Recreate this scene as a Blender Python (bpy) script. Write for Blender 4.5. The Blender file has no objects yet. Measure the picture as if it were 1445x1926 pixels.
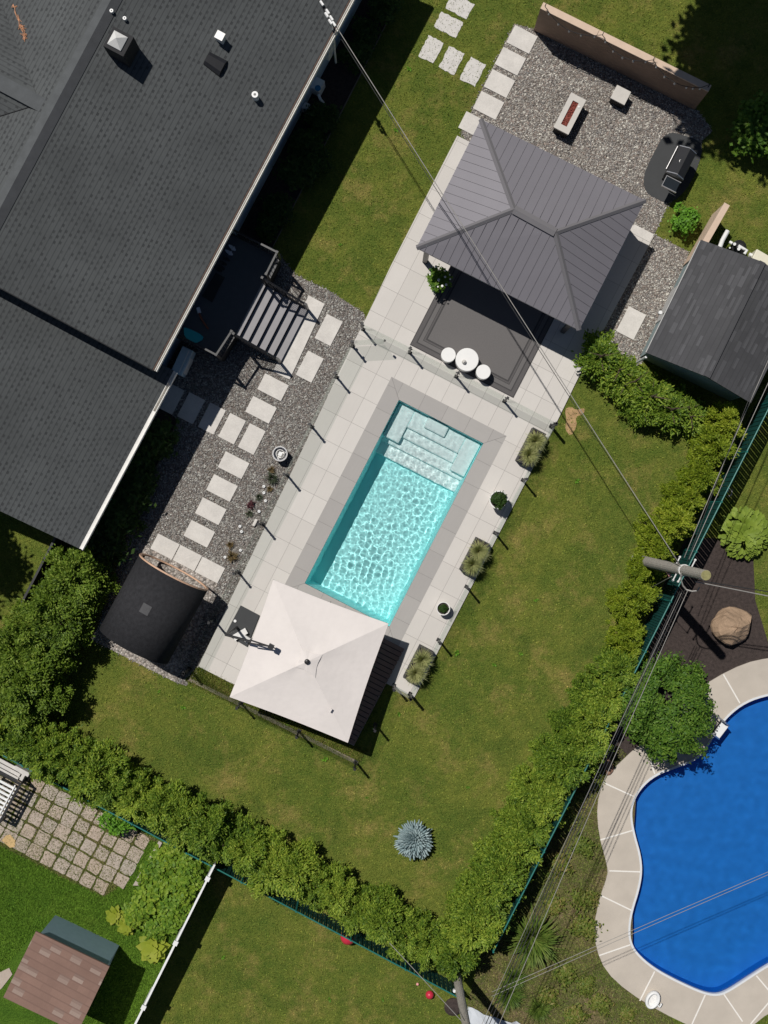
import bpy, math, random
import numpy as np
from mathutils import Vector, Matrix
from mathutils.geometry import tessellate_polygon
random.seed(7)
SC = bpy.context.scene
COL = SC.collection
R = math.radians
# ------------------------------------------------------------------ camera, sun, sky, exposure
S = 0.018           # metres per photograph pixel on the ground
H = 40.0            # height of the drone
cd = bpy.data.cameras.new('camera')
cam = bpy.data.objects.new('camera', cd); COL.objects.link(cam)
cam.location = (0, 0, H); cam.rotation_euler = (0, 0, 0)
cd.sensor_fit = 'VERTICAL'; cd.sensor_height = 24; cd.sensor_width = 18
cd.lens = 24 * H / (1926 * S)
cd.clip_end = 500
SC.camera = cam
w = bpy.data.worlds.new('World'); SC.world = w; w.use_nodes = True
nt = w.node_tree; bg = nt.nodes['Background']
sky = nt.nodes.new('ShaderNodeTexSky'); sky.sky_type = 'NISHITA'; sky.sun_disc = False
SUN_EL, SUN_ROT = R(61.2), R(-39.0)
sky.air_density = .7; sky.dust_density = .5; sky.sun_elevation = SUN_EL; sky.sun_rotation = SUN_ROT
nt.links.new(sky.outputs[0], bg.inputs[0]); bg.inputs[1].default_value = 0.05
sd = bpy.data.lights.new('sun', 'SUN'); sd.energy = 5.0; sd.angle = R(0.5); sd.color = (1, .965, .91)
so = bpy.data.objects.new('sun', sd); COL.objects.link(so)
sdir = Vector((math.sin(SUN_ROT) * math.cos(SUN_EL), math.cos(SUN_ROT) * math.cos(SUN_EL), math.sin(SUN_EL)))
so.location = (-14, 17, 30)
so.rotation_euler = sdir.to_track_quat('Z', 'Y').to_euler()
SC.view_settings.view_transform = 'Standard'; SC.view_settings.look = 'None'
SC.view_settings.exposure = -0.42; SC.view_settings.gamma = 1
SC.cycles.max_bounces = 14; SC.cycles.transparent_max_bounces = 16
SC.cycles.transmission_bounces = 8; SC.cycles.diffuse_bounces = 8; SC.cycles.glossy_bounces = 3
SC.cycles.sample_clamp_indirect = 6
SC.cycles.caustics_refractive = True; SC.cycles.caustics_reflective = False

# ------------------------------------------------------------------ frames
ANG = R(27.2)
def P(px, py, z=0.0):
    k = (H - z) / H * S
    return Vector(((px - 722.5) * k, (963 - py) * k, z))
def UV(ang=ANG):
    return Vector((math.cos(ang), -math.sin(ang), 0)), Vector((math.sin(ang), math.cos(ang), 0))
U, V = UV()
Z = Vector((0, 0, 1))

# ------------------------------------------------------------------ mesh builder
ORG = {}
class MB:
    def __init__(s): s.v = []; s.f = []
    def add(s, vs, fs):
        b = len(s.v); s.v += [Vector(x) for x in vs]; s.f += [[b + i for i in f] for f in fs]; return s
    def hexa(s, lo, hi):
        n = len(lo)
        fs = [list(range(n))[::-1], [n + i for i in range(n)]]
        for i in range(n):
            j = (i + 1) % n; fs.append([i, j, n + j, n + i])
        return s.add(list(lo) + list(hi), fs)
    def box(s, o, u0, u1, v0, v1, z0, z1, ang=ANG):
        a, b = UV(ang); o = Vector((o[0], o[1], 0))
        q = [o + a * u0 + b * v0, o + a * u1 + b * v0, o + a * u1 + b * v1, o + a * u0 + b * v1]
        return s.hexa([p + Z * z0 for p in q], [p + Z * z1 for p in q])
    def obox(s, o, ax, ay, az):          # oriented box from a centre and three half axes
        c = [(-1, -1), (1, -1), (1, 1), (-1, 1)]
        return s.hexa([o + ax * i + ay * j - az for i, j in c], [o + ax * i + ay * j + az for i, j in c])
    def prism(s, pts, z0, z1):           # pts: world xy, any winding
        p = [Vector((a[0], a[1], 0)) for a in pts]
        ar = sum(p[i].x * p[(i + 1) % len(p)].y - p[(i + 1) % len(p)].x * p[i].y for i in range(len(p)))
        if ar < 0: p = p[::-1]
        return s.hexa([a + Z * z0 for a in p], [a + Z * z1 for a in p])
    def sheet(s, polys, z):              # first polygon outer, the rest holes
        P3 = [[Vector((a[0], a[1], 0)) for a in pl] for pl in polys]
        flat = [a for pl in P3 for a in pl]
        tr = tessellate_polygon(P3); fs = []
        for t in tr:
            a, b, c = (flat[i] for i in t)
            fs.append(list(t) if (b - a).cross(c - a).z > 0 else list(t)[::-1])
        return s.add([a + Z * z for a in flat], fs)
    def tube(s, path, r, n=8, cap=True):
        path = [Vector(p) for p in path]; m = len(path)
        rr = r if isinstance(r, (list, tuple)) else [r] * m
        vs = []; up = None
        for i, p in enumerate(path):
            t = (path[min(i + 1, m - 1)] - path[max(i - 1, 0)]).normalized()
            if up is None: up = Vector((1, 0, 0)) if abs(t.x) < .8 else Vector((0, 1, 0))
            a = (up - t * up.dot(t)).normalized(); b = t.cross(a); up = a
            for k in range(n):
                th = 2 * math.pi * k / n; vs.append(p + (a * math.cos(th) + b * math.sin(th)) * rr[i])
        fs = []
        for i in range(m - 1):
            for k in range(n):
                k2 = (k + 1) % n; fs.append([i * n + k, i * n + k2, (i + 1) * n + k2, (i + 1) * n + k])
        if cap: fs += [list(range(n))[::-1], [(m - 1) * n + k for k in range(n)]]
        return s.add(vs, fs)
    def lathe(s, o, prof, n=20):         # prof: list of (radius, z)
        vs = []; o = Vector((o[0], o[1], o[2] if len(o) > 2 else 0))
        for r_, z_ in prof:
            for k in range(n):
                th = 2 * math.pi * k / n; vs.append(o + Vector((r_ * math.cos(th), r_ * math.sin(th), z_)))
        fs = []
        for i in range(len(prof) - 1):
            for k in range(n):
                k2 = (k + 1) % n; fs.append([i * n + k, i * n + k2, (i + 1) * n + k2, (i + 1) * n + k])
        fs += [list(range(n))[::-1], [(len(prof) - 1) * n + k for k in range(n)]]
        return s.add(vs, fs)
    def build(s, name, mat, parent=None, loc=None, smooth=False, bevel=0):
        me = bpy.data.meshes.new(name)
        org = ORG[parent.name] if parent else Vector(loc or (0, 0, 0))
        me.from_pydata([tuple(v - org) for v in s.v], [], s.f)
        me.materials.append(mat)
        if smooth:
            for p in me.polygons: p.use_smooth = True
        o = bpy.data.objects.new(name, me); COL.objects.link(o)
        ORG[o.name] = org
        if parent: o.parent = parent
        else: o.location = org
        if bevel:
            b = o.modifiers.new('bevel', 'BEVEL'); b.width = bevel; b.segments = 2; b.limit_method = 'ANGLE'
        return o
def npmesh(name, Vs, Fs, mat, smooth=False):
    me = bpy.data.meshes.new(name); k = Fs.shape[1]
    me.vertices.add(len(Vs)); me.vertices.foreach_set('co', Vs.astype(np.float32).ravel())
    me.loops.add(Fs.size); me.loops.foreach_set('vertex_index', Fs.astype(np.int32).ravel())
    me.polygons.add(len(Fs)); me.polygons.foreach_set('loop_start', np.arange(0, Fs.size, k, dtype=np.int32))
    me.update(calc_edges=True); me.validate(); me.materials.append(mat)
    if smooth: me.polygons.foreach_set('use_smooth', np.ones(len(Fs), dtype=bool))
    return me
def link(me, name, parent=None, loc=(0, 0, 0), rot=0, scale=1):
    o = bpy.data.objects.new(name, me); COL.objects.link(o); o.parent = parent
    o.location = loc; o.rotation_euler = (0, 0, rot); o.scale = (scale,) * 3 if not hasattr(scale, '__len__') else scale
    ORG[o.name] = Vector(loc) if not parent else ORG[parent.name]
    return o
def tag(o, label=None, cat=None, group=None, kind=None):
    if label: o['label'] = label
    if cat: o['category'] = cat
    if group: o['group'] = group
    if kind: o['kind'] = kind
    return o
def thing(name, label, cat, loc, group=None):
    o = bpy.data.objects.new(name, None); COL.objects.link(o); o.location = loc
    o.empty_display_size = .2; ORG[o.name] = Vector(loc)
    return tag(o, label, cat, group)
def struct(o): return tag(o, kind='structure')
def dup(root, loc, rot=0, scale=None, label=None):
    r = root.copy(); COL.objects.link(r); r.location = loc; r.rotation_euler = (0, 0, rot)
    if scale is not None: r.scale = (scale,) * 3 if not hasattr(scale, '__len__') else scale
    if label: r['label'] = label
    for ch in root.children:
        c = ch.copy(); COL.objects.link(c); c.parent = r
        for g in ch.children:
            d = g.copy(); COL.objects.link(d); d.parent = c
    return r

# ------------------------------------------------------------------ materials
def newmat(name):
    m = bpy.data.materials.new(name); m.use_nodes = True
    t = m.node_tree; b = t.nodes['Principled BSDF']
    return m, t, b, t.nodes, t.links
def N(t, typ, **kw):
    n = t.nodes.new('ShaderNode' + typ)
    for k, v_ in kw.items(): setattr(n, k, v_)
    return n
def math_(t, op, a, b=None, c=None):
    n = N(t, 'Math', operation=op)
    for i, x in enumerate((a, b, c)):
        if x is None: continue
        if isinstance(x, (int, float)): n.inputs[i].default_value = x
        else: t.links.new(x, n.inputs[i])
    return n.outputs[0]
def mixc(t, fac, a, b, mode='MIX'):
    n = N(t, 'Mix', data_type='RGBA', blend_type=mode)
    for i, x in ((0, fac), (6, a), (7, b)):
        if isinstance(x, (int, float)): n.inputs[i].default_value = x
        elif isinstance(x, (tuple, list)): n.inputs[i].default_value = (*x, 1)
        else: t.links.new(x, n.inputs[i])
    return n.outputs[2]
def pos(t, ang=None, u0=0, v0=0):
    g = N(t, 'NewGeometry').outputs['Position']
    if ang is None: return g
    a, b = UV(ang)
    def dot(vec, off):
        n = N(t, 'VectorMath', operation='DOT_PRODUCT'); t.links.new(g, n.inputs[0]); n.inputs[1].default_value = vec
        return math_(t, 'SUBTRACT', n.outputs['Value'], off)
    c = N(t, 'CombineXYZ'); t.links.new(dot(b, v0), c.inputs[0]); t.links.new(dot(a, u0), c.inputs[1])
    return c.outputs[0]
def noise(t, vec, scale, detail=4, rough=.55, lo=None, hi=None):
    n = N(t, 'TexNoise'); n.inputs['Scale'].default_value = scale; n.inputs['Detail'].default_value = detail
    n.inputs['Roughness'].default_value = rough
    if vec is not None: t.links.new(vec, n.inputs['Vector'])
    o = n.outputs[0]
    if lo is not None:
        m = N(t, 'MapRange'); m.inputs[1].default_value = lo; m.inputs[2].default_value = hi
        t.links.new(o, m.inputs[0]); o = m.outputs[0]
    return o
def bump(t, b, h, strength=.3, dist=.02):
    n = N(t, 'Bump'); n.inputs['Strength'].default_value = strength; n.inputs['Distance'].default_value = dist
    t.links.new(h, n.inputs['Height']); t.links.new(n.outputs[0], b.inputs['Normal'])
def mat(name, col, rough=.6, var=.15, scale=6, metal=0, bmp=0, spec=.4, fine=60):
    m, t, b, ns, L = newmat(name)
    p = pos(t)
    f = noise(t, p, scale, 5, .6, .3, .7)
    f2 = noise(t, p, fine, 2, .5, .3, .7)
    ff = math_(t, 'ADD', math_(t, 'MULTIPLY', f, .65), math_(t, 'MULTIPLY', f2, .35))
    L.new(mixc(t, ff, tuple(c * (1 - var) for c in col), tuple(min(1, c * (1 + var)) for c in col)), b.inputs['Base Color'])
    b.inputs['Roughness'].default_value = rough; b.inputs['Metallic'].default_value = metal
    b.inputs['Specular IOR Level'].default_value = spec
    if bmp: bump(t, b, f2, bmp, .01)
    return m
def leafmat(name, cols, trans=.32, rough=.55, spec=.25):
    m, t, b, ns, L = newmat(name)
    g = N(t, 'NewGeometry'); oi = N(t, 'ObjectInfo')
    rp = N(t, 'ValToRGB'); rp.color_ramp.interpolation = 'LINEAR'
    e = rp.color_ramp.elements
    for i, c in enumerate(cols):
        x = i / (len(cols) - 1)
        if i == 0: e[0].color = (*c, 1); e[0].position = 0
        elif i == len(cols) - 1: e[-1].color = (*c, 1); e[-1].position = 1
        else: k = e.new(x); k.color = (*c, 1)
    f = math_(t, 'ADD', math_(t, 'MULTIPLY', g.outputs['Random Per Island'], .7), math_(t, 'MULTIPLY', oi.outputs['Random'], .3))
    # patches of differing growth in the crown
    f = math_(t, 'ADD', f, math_(t, 'MULTIPLY', math_(t, 'SUBTRACT', noise(t, g.outputs['Position'], 1.6, 3), .5), .8))
    L.new(f, rp.inputs[0])
    L.new(rp.outputs[0], b.inputs['Base Color']); b.inputs['Roughness'].default_value = rough
    b.inputs['Specular IOR Level'].default_value = spec
    tr = N(t, 'BsdfTranslucent'); L.new(mixc(t, 1.0, rp.outputs[0], (1.1, 1.25, .5), 'MULTIPLY'), tr.inputs[0])
    mx = N(t, 'MixShader'); mx.inputs[0].default_value = trans
    L.new(b.outputs[0], mx.inputs[1]); L.new(tr.outputs[0], mx.inputs[2])
    L.new(mx.outputs[0], ns['Material Output'].inputs[0])
    return m

def shingle(name, base, dark, ang, tab=.13, row=.145, thr=.6, slope_k=1.0, line=.5, light=None, lthr=.9, tint=(.02, .02, .02)):
    """laminated asphalt shingles: rows across the slope, random raised tabs along each row"""
    m, t, b, ns, L = newmat(name)
    c = pos(t, ang); sp = N(t, 'SeparateXYZ'); L.new(c, sp.inputs[0])
    uu = math_(t, 'DIVIDE', sp.outputs[1], row / slope_k)
    r_ = math_(t, 'FLOOR', uu); fr = math_(t, 'FRACT', uu)
    wn = N(t, 'TexWhiteNoise', noise_dimensions='1D'); L.new(r_, wn.inputs['W'])
    vv = math_(t, 'ADD', math_(t, 'DIVIDE', sp.outputs[0], tab), math_(t, 'MULTIPLY', wn.outputs[0], 5))
    ce = math_(t, 'FLOOR', vv)
    cc = N(t, 'CombineXYZ'); L.new(r_, cc.inputs[0]); L.new(ce, cc.inputs[1])
    w2 = N(t, 'TexWhiteNoise', noise_dimensions='2D'); L.new(cc.outputs[0], w2.inputs['Vector'])
    tabd = math_(t, 'MULTIPLY', math_(t, 'GREATER_THAN', w2.outputs[0], thr), math_(t, 'LESS_THAN', math_(t, 'MODULO', math_(t, 'ABSOLUTE', ce), 2), .5) if not light else 1)
    low = math_(t, 'LESS_THAN', fr, line)
    mask = math_(t, 'MULTIPLY', tabd, low)
    butt = math_(t, 'LESS_THAN', fr, .17)
    p = pos(t)
    big = noise(t, p, .5, 7, .7, .3, .7); fine = noise(t, p, 45, 3, .6, .25, .75)
    col = mixc(t, big, tuple(x * .8 for x in base), tuple(x * 1.16 + a * .15 for x, a in zip(base, tint)))
    if light:
        col = mixc(t, math_(t, 'GREATER_THAN', w2.outputs[0], lthr), col, light)
        col = mixc(t, math_(t, 'MULTIPLY', math_(t, 'FRACT', math_(t, 'MULTIPLY', w2.outputs[0], 7.3)), .35), col, dark)
    col = mixc(t, math_(t, 'MULTIPLY', mask, math_(t, 'ADD', .3, math_(t, 'MULTIPLY', math_(t, 'FRACT', math_(t, 'MULTIPLY', w2.outputs[0], 13.7)), .55))), col, dark)  # dark dashes: shadow line of the cutouts put into the colour
    col = mixc(t, math_(t, 'MULTIPLY', butt, .62), col, dark)
    col = mixc(t, math_(t, 'MULTIPLY', fine, .35), col, tuple(x * .6 for x in base))
    L.new(col, b.inputs['Base Color']); b.inputs['Roughness'].default_value = .9
    b.inputs['Specular IOR Level'].default_value = .25
    hgt = math_(t, 'ADD', math_(t, 'SUBTRACT', 1, mask), math_(t, 'MULTIPLY', fine, .25))
    bump(t, b, hgt, .35, .012)
    return m

def tile_mat(name, c1, c2, mortar, bw, rh, off, ang, u0, v0, ms=.006, rough=.75, stain=.2):
    m, t, b, ns, L = newmat(name)
    c = pos(t, ang, u0, v0)
    br = N(t, 'TexBrick'); L.new(c, br.inputs['Vector'])
    br.offset = off; br.inputs['Scale'].default_value = 1
    br.inputs['Color1'].default_value = (*c1, 1); br.inputs['Color2'].default_value = (*c2, 1); br.inputs['Mortar'].default_value = (*mortar, 1)
    br.inputs['Mortar Size'].default_value = ms; br.inputs['Brick Width'].default_value = bw; br.inputs['Row Height'].default_value = rh
    br.inputs['Mortar Smooth'].default_value = .1
    p = pos(t)
    n1 = noise(t, p, 1.1, 6, .65, .3, .75); n2 = noise(t, p, 55, 3, .6, .3, .7)
    # brushed streaks along the slab
    st = N(t, 'VectorMath', operation='MULTIPLY'); L.new(c, st.inputs[0]); st.inputs[1].default_value = (1.2, 14, 1)
    n3 = noise(t, st.outputs[0], 1.3, 3, .5, .3, .7)
    col = mixc(t, math_(t, 'MULTIPLY', n1, stain), br.outputs[0], tuple(x * .72 for x in c1))
    col = mixc(t, math_(t, 'MULTIPLY', n3, .1), col, tuple(x * .8 for x in c2))
    col = mixc(t, math_(t, 'MULTIPLY', n2, .1), col, tuple(x * .6 for x in c1))
    L.new(col, b.inputs['Base Color']); b.inputs['Roughness'].default_value = rough; b.inputs['Specular IOR Level'].default_value = .3
    h = math_(t, 'ADD', math_(t, 'MULTIPLY', br.outputs['Fac'], -1), math_(t, 'MULTIPLY', n2, .15))
    bump(t, b, h, .4, .006)
    return m

def gravel_mat(name, cols, scale=24, dirt=(.1, .085, .07)):
    m, t, b, ns, L = newmat(name)
    p = pos(t)
    wv = N(t, 'VectorMath', operation='ADD'); L.new(p, wv.inputs[0])
    nz = N(t, 'TexNoise'); nz.inputs['Scale'].default_value = 9; L.new(p, nz.inputs['Vector'])
    sc_ = N(t, 'VectorMath', operation='SCALE'); L.new(nz.outputs['Color'], sc_.inputs[0]); sc_.inputs['Scale'].default_value = .05
    L.new(sc_.outputs[0], wv.inputs[1])
    vo = N(t, 'TexVoronoi', voronoi_dimensions='3D'); vo.inputs['Scale'].default_value = scale; L.new(wv.outputs[0], vo.inputs['Vector'])
    sp = N(t, 'SeparateColor'); L.new(vo.outputs['Color'], sp.inputs[0])
    rp = N(t, 'ValToRGB'); e = rp.color_ramp.elements
    for i, c in enumerate(cols):
        x = i / (len(cols) - 1)
        k = e[0] if i == 0 else (e[-1] if i == len(cols) - 1 else e.new(x))
        k.position = x; k.color = (*c, 1)
    L.new(sp.outputs[0], rp.inputs[0])
    edge = N(t, 'MapRange'); edge.inputs[1].default_value = .35; edge.inputs[2].default_value = .75
    L.new(vo.outputs['Distance'], edge.inputs[0])
    col = mixc(t, math_(t, 'MULTIPLY', edge.outputs[0], .65), rp.outputs[0], dirt)
    big = noise(t, p, .9, 4, .6, .35, .7)
    col = mixc(t, math_(t, 'MULTIPLY', big, .28), col, dirt)
    L.new(col, b.inputs['Base Color']); b.inputs['Roughness'].default_value = .85; b.inputs['Specular IOR Level'].default_value = .25
    bump(t, b, math_(t, 'SUBTRACT', 1, vo.outputs['Distance']), 1.0, .05)
    return m

def lawn_mat(name, g1, g2, dry, dryness=.5, fine=1.0, bmp=.8):
    """g1 deep green, g2 yellow green, dry straw; patches at several sizes"""
    m, t, b, ns, L = newmat(name)
    p = pos(t)
    a = noise(t, p, .28, 6, .62, .44, .57); c = noise(t, p, 1.9, 8, .82, .42, .58); d = noise(t, p, 8, 6, .8, .36, .66)
    e = noise(t, p, 21, 3, .75, .3, .7); dr = noise(t, p, .62, 7, .74, .51, .66); dk = noise(t, p, .8, 7, .72, .52, .64)
    f = math_(t, 'ADD', math_(t, 'MULTIPLY', a, .45), math_(t, 'MULTIPLY', c, .55))
    col = mixc(t, f, g1, g2)
    col = mixc(t, math_(t, 'MULTIPLY', dr, dryness), col, dry)
    col = mixc(t, math_(t, 'MULTIPLY', dk, .8), col, tuple(x * y for x, y in zip(g1, (.55, .72, .8))))
    col = mixc(t, math_(t, 'MULTIPLY', d, .62 * fine), col, tuple(x * .55 for x in g1))
    col = mixc(t, math_(t, 'MULTIPLY', e, .5 * fine), col, tuple(x * 1.6 for x in g2))
    if not bmp:
        ri = N(t, 'NewGeometry').outputs['Random Per Island']
        col = mixc(t, 1.0, col, mixc(t, ri, (.55, .6, .5), (1.5, 1.42, 1.5)), 'MULTIPLY')
    L.new(col, b.inputs['Base Color']); b.inputs['Roughness'].default_value = .9; b.inputs['Specular IOR Level'].default_value = .1
    if bmp: bump(t, b, math_(t, 'ADD', d, math_(t, 'MULTIPLY', e, .5)), bmp, .05)
    return m

M = {}
M['shingle'] = shingle('roof_shingle', (.088, .094, .096), (.036, .038, .040), R(28.0), tab=.095, row=.145, thr=.25)
M['shingle_x'] = shingle('roof_shingle_cross', (.088, .094, .096), (.036, .038, .040), R(28.0 + 90), tab=.095, row=.145, thr=.25)
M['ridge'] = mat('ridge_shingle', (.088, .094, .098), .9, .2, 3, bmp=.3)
M['ridge_shaded'] = mat('ridge_shingle_shaded', (.05, .053, .058), .9, .2, 3, bmp=.3)  # same ridge shingle, shade of the side facing away from the sun coloured in
M['shed_shingle'] = shingle('shed_shingle', (.078, .078, .083), (.052, .052, .055), ANG, tab=.36, row=.17, thr=.82, light=(.108, .108, .115), lthr=.72)
M['brown_shingle'] = shingle('brown_shingle', (.25, .155, .122), (.17, .105, .085), R(28 + 90), tab=.36, row=.235, thr=.85, light=(.37, .285, .24), lthr=.80)
M['tile'] = tile_mat('patio_tile', (.65, .615, .575), (.585, .552, .515), (.30, .28, .26), .918, .594, 0.0, ANG, P(567.6, 977).dot(U), P(586.5, 871).dot(V))
M['coping'] = tile_mat('coping_tile', (.41, .39, .37), (.375, .355, .34), (.22, .21, .2), .86, 50, 0.0, ANG, 0, P(700, 870).dot(V), stain=.2)
M['coping_x'] = tile_mat('coping_tile_cross', (.41, .39, .37), (.375, .355, .34), (.22, .21, .2), .86, 50, 0.0, ANG + R(90), 0, .3, stain=.2)
M['stone'] = mat('stepping_stone', (.615, .583, .543), .8, .14, 2.2, bmp=.15, fine=18)
M['stone_rough'] = mat('weathered_stone', (.60, .575, .545), .85, .14, 7, bmp=.3)
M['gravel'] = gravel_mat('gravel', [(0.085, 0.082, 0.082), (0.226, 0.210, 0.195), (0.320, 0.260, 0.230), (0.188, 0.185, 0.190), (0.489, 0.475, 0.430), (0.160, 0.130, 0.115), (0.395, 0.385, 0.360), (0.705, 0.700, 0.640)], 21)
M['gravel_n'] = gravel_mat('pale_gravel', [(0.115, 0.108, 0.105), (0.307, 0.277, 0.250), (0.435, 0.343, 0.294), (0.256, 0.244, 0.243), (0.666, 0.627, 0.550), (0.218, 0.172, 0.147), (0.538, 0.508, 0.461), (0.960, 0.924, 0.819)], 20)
M['gravel_light'] = gravel_mat('river_gravel', [(.2, .18, .165), (.4, .36, .32), (.56, .51, .46), (.3, .27, .25), (.68, .63, .58), (.46, .38, .33)], 13)
M['lawn'] = lawn_mat('lawn', (0.046, 0.112, 0.015), (0.203, 0.219, 0.041), (.42, .29, .11), .8)
M['lawn_blade'] = lawn_mat('lawn_blade', (0.050, 0.122, 0.014), (0.219, 0.235, 0.043), (.44, .30, .115), .8, 1.0, 0)
M['lawn_lush'] = lawn_mat('lush_lawn', (.055, .125, .012), (.105, .195, .022), (.2, .2, .05), .25)
M['lush_blade'] = lawn_mat('lush_blade', (.06, .135, .012), (.115, .21, .022), (.2, .2, .05), .25, 1.0, 0)
M['soil'] = lawn_mat('weedy_soil', (.085, .125, .028), (.20, .145, .085), (.33, .22, .15), .95)
M['soil_blade'] = lawn_mat('weed_blade', (.085, .15, .022), (.19, .18, .06), (.30, .21, .14), .8, .8, 0)
M['mulch'] = mat('mulch', (.05, .037, .033), .95, .5, 9, bmp=.8, fine=40)
M['concrete'] = mat('pool_concrete', (.50, .445, .38), .85, .12, 1.2, bmp=.1)
M['joint'] = mat('white_joint', (.78, .75, .70), .7, .05)
M['white'] = mat('white_paint', (.78, .78, .77), .45, .05)
M['gutter'] = mat('white_gutter', (.78, .76, .72), .5, .12, 5)
M['siding'] = mat('pale_blue_siding', (.43, .55, .63), .7, .08)
M['black'] = mat('black_metal', (.018, .018, .02), .4, .15, spec=.5)
M['black_matte'] = mat('black_matte', (.022, .022, .024), .8, .2)
M['deck'] = mat('charcoal_decking', (.075, .08, .09), .75, .12)
M['tread'] = mat('stair_tread', (.30, .29, .30), .8, .08, 3)
M['steel'] = mat('brushed_steel', (.62, .61, .6), .3, .06, metal=.9)
M['galv'] = mat('galvanised_metal', (.74, .73, .71), .5, .1, metal=.1)
M['plank'] = mat('fence_plank', (.33, .225, .165), .8, .16, 3, bmp=.2)
M['plank_light'] = mat('cap_board', (.62, .47, .36), .8, .1, 4, bmp=.2)
M['board'] = mat('brown_composite_board', (.22, .15, .125), .75, .15, 3)
M['timber'] = mat('weathered_timber', (.2, .17, .13), .9, .2, 5, bmp=.3)
M['gaz'] = mat('grey_metal_roof', (.20, .19, .21), .55, .05, 1.2, metal=.15)
M['gaz_cap'] = mat('grey_metal_ridge', (.185, .176, .185), .5, .05, 1.2, metal=.15)
M['rug'] = mat('charcoal_rug', (.14, .132, .13), .95, .1, 30, bmp=.2, fine=90)
M['rug_dark'] = mat('dark_rug_band', (.06, .057, .058), .95, .15, 30)
M['rug_mid'] = mat('mid_rug_band', (.105, .098, .098), .95, .12, 30)
M['ceramic'] = mat('white_ceramic', (.82, .81, .79), .3, .03)
M['canvas'] = mat('canvas', (.72, .668, .635), .9, .04, 1.2, bmp=.35, fine=5)
M['lava'] = mat('lava_rock', (.22, .055, .04), .9, .55, 25, bmp=.8, fine=30)
M['conc_light'] = mat('light_cast_concrete', (.56, .53, .49), .75, .08, 4)
M['mat_grey'] = mat('grill_mat', (.052, .054, .056), .85, .08, 2)
M['teal'] = mat('teal_slats', (.008, .062, .055), .55, .3, 2.5)
M['teal_rail'] = mat('teal_rail', (.015, .15, .13), .45, .15)
M['bark'] = mat('grey_bark', (.25, .22, .19), .95, .3, 8, bmp=.6)
M['trunk'] = mat('brown_bark', (.10, .07, .05), .95, .3, 8)
M['pole'] = mat('weathered_pole', (.36, .33, .29), .9, .22, 7, bmp=.5)
M['pole_end'] = mat('mossy_pole_end', (.27, .25, .11), .9, .3, 9)
M['wire'] = mat('bare_wire', (.30, .285, .265), .5, .2, 10)
M['wire_black'] = mat('black_cable', (.03, .03, .032), .55, .2)
M['rock'] = mat('sandstone_boulder', (.34, .235, .155), .85, .28, 3, bmp=.5, fine=25)
M['red'] = mat('red_plastic', (.55, .03, .06), .35, .08)
M['pink'] = mat('pink_plastic', (.75, .35, .33), .4, .1)
M['cream'] = mat('cream_metal', (.72, .68, .54), .5, .05)
M['bluegrey'] = mat('blue_grey_siding', (.22, .33, .38), .7, .08)
M['shed_wall'] = mat('shed_wall', (.24, .31, .32), .75, .08)
M['shed_wall_light'] = mat('shed_front', (.5, .5, .49), .7, .08)
def varied(name, c1, c2, rough, scale, bmp):
    m, t, b, ns, L = newmat(name); p = pos(t); oi = N(t, 'ObjectInfo')
    col = mixc(t, oi.outputs['Random'], c1, c2); f = noise(t, p, scale, 5, .65, .32, .68); f2 = noise(t, p, 40, 3, .6, .3, .7)
    col = mixc(t, math_(t, 'MULTIPLY', f, .5), col, tuple(x * .62 for x in c1)); col = mixc(t, math_(t, 'MULTIPLY', f2, .2), col, tuple(x * 1.4 for x in c2))
    L.new(col, b.inputs['Base Color']); b.inputs['Roughness'].default_value = rough; b.inputs['Specular IOR Level'].default_value = .25
    bump(t, b, f2, bmp, .01); return m
M['paver_old'] = varied('old_paver', (.47, .37, .295), (.45, .40, .355), .9, 3, .4)
M['patio_weeds'] = lawn_mat('weedy_joints', (.06, .085, .018), (.12, .115, .045), (.2, .15, .1), .6)
M['tarp'] = mat('pale_grey_tarp', (.5, .53, .57), .6, .1, 2)
M['darkglass'] = mat('dark_glass', (.02, .025, .03), .1, .1)
M['turquoise'] = mat('turquoise_foam', (.02, .42, .48), .5, .05)
M['rubber_white'] = mat('pale_rubber', (.6, .6, .66), .6, .08)
M['rust'] = mat('reddish_brown_wood', (.22, .07, .04), .8, .2)
M['drip'] = mat('brown_drip_edge', (.09, .055, .04), .8, .4, 5)
M['copper'] = mat('pale_cedar_wood', (.58, .37, .25), .7, .12, 6)
M['yellow'] = mat('yellow_plastic', (.8, .68, .2), .5, .08)
M['red_leafy'] = mat('dark_red_leaf', (.07, .02, .025), .7, .3)
M['bulb'] = mat('frosted_bulb', (.75, .72, .68), .15, .05)
M['cedar'] = leafmat('cedar_leaf', [(0.048, 0.101, 0.012), (0.133, 0.227, 0.024), (0.266, 0.360, 0.044), (0.407, 0.475, 0.065)])
M['cedar_gold'] = leafmat('golden_cedar_leaf', [(0.083, 0.132, 0.010), (0.172, 0.245, 0.016), (0.294, 0.363, 0.030), (0.397, 0.426, 0.048)])
M['maple'] = leafmat('green_leaf', [(0.032, 0.083, 0.010), (0.072, 0.163, 0.017), (0.125, 0.229, 0.026), (0.197, 0.312, 0.043)])
M['bright'] = leafmat('bright_green_leaf', [(0.081, 0.191, 0.019), (0.146, 0.331, 0.029), (0.227, 0.452, 0.040)])
M['dark_leaf'] = leafmat('dark_green_leaf', [(0.019, 0.048, 0.013), (0.048, 0.096, 0.019), (0.080, 0.136, 0.032)])
M['lime'] = leafmat('lime_leaf', [(0.158, 0.231, 0.026), (0.231, 0.315, 0.042), (0.304, 0.378, 0.063)], trans=.2)
M['rhubarb'] = leafmat('yellow_green_leaf', [(.2, .26, .02), (.28, .33, .03), (.36, .38, .06)], trans=.25)
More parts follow.
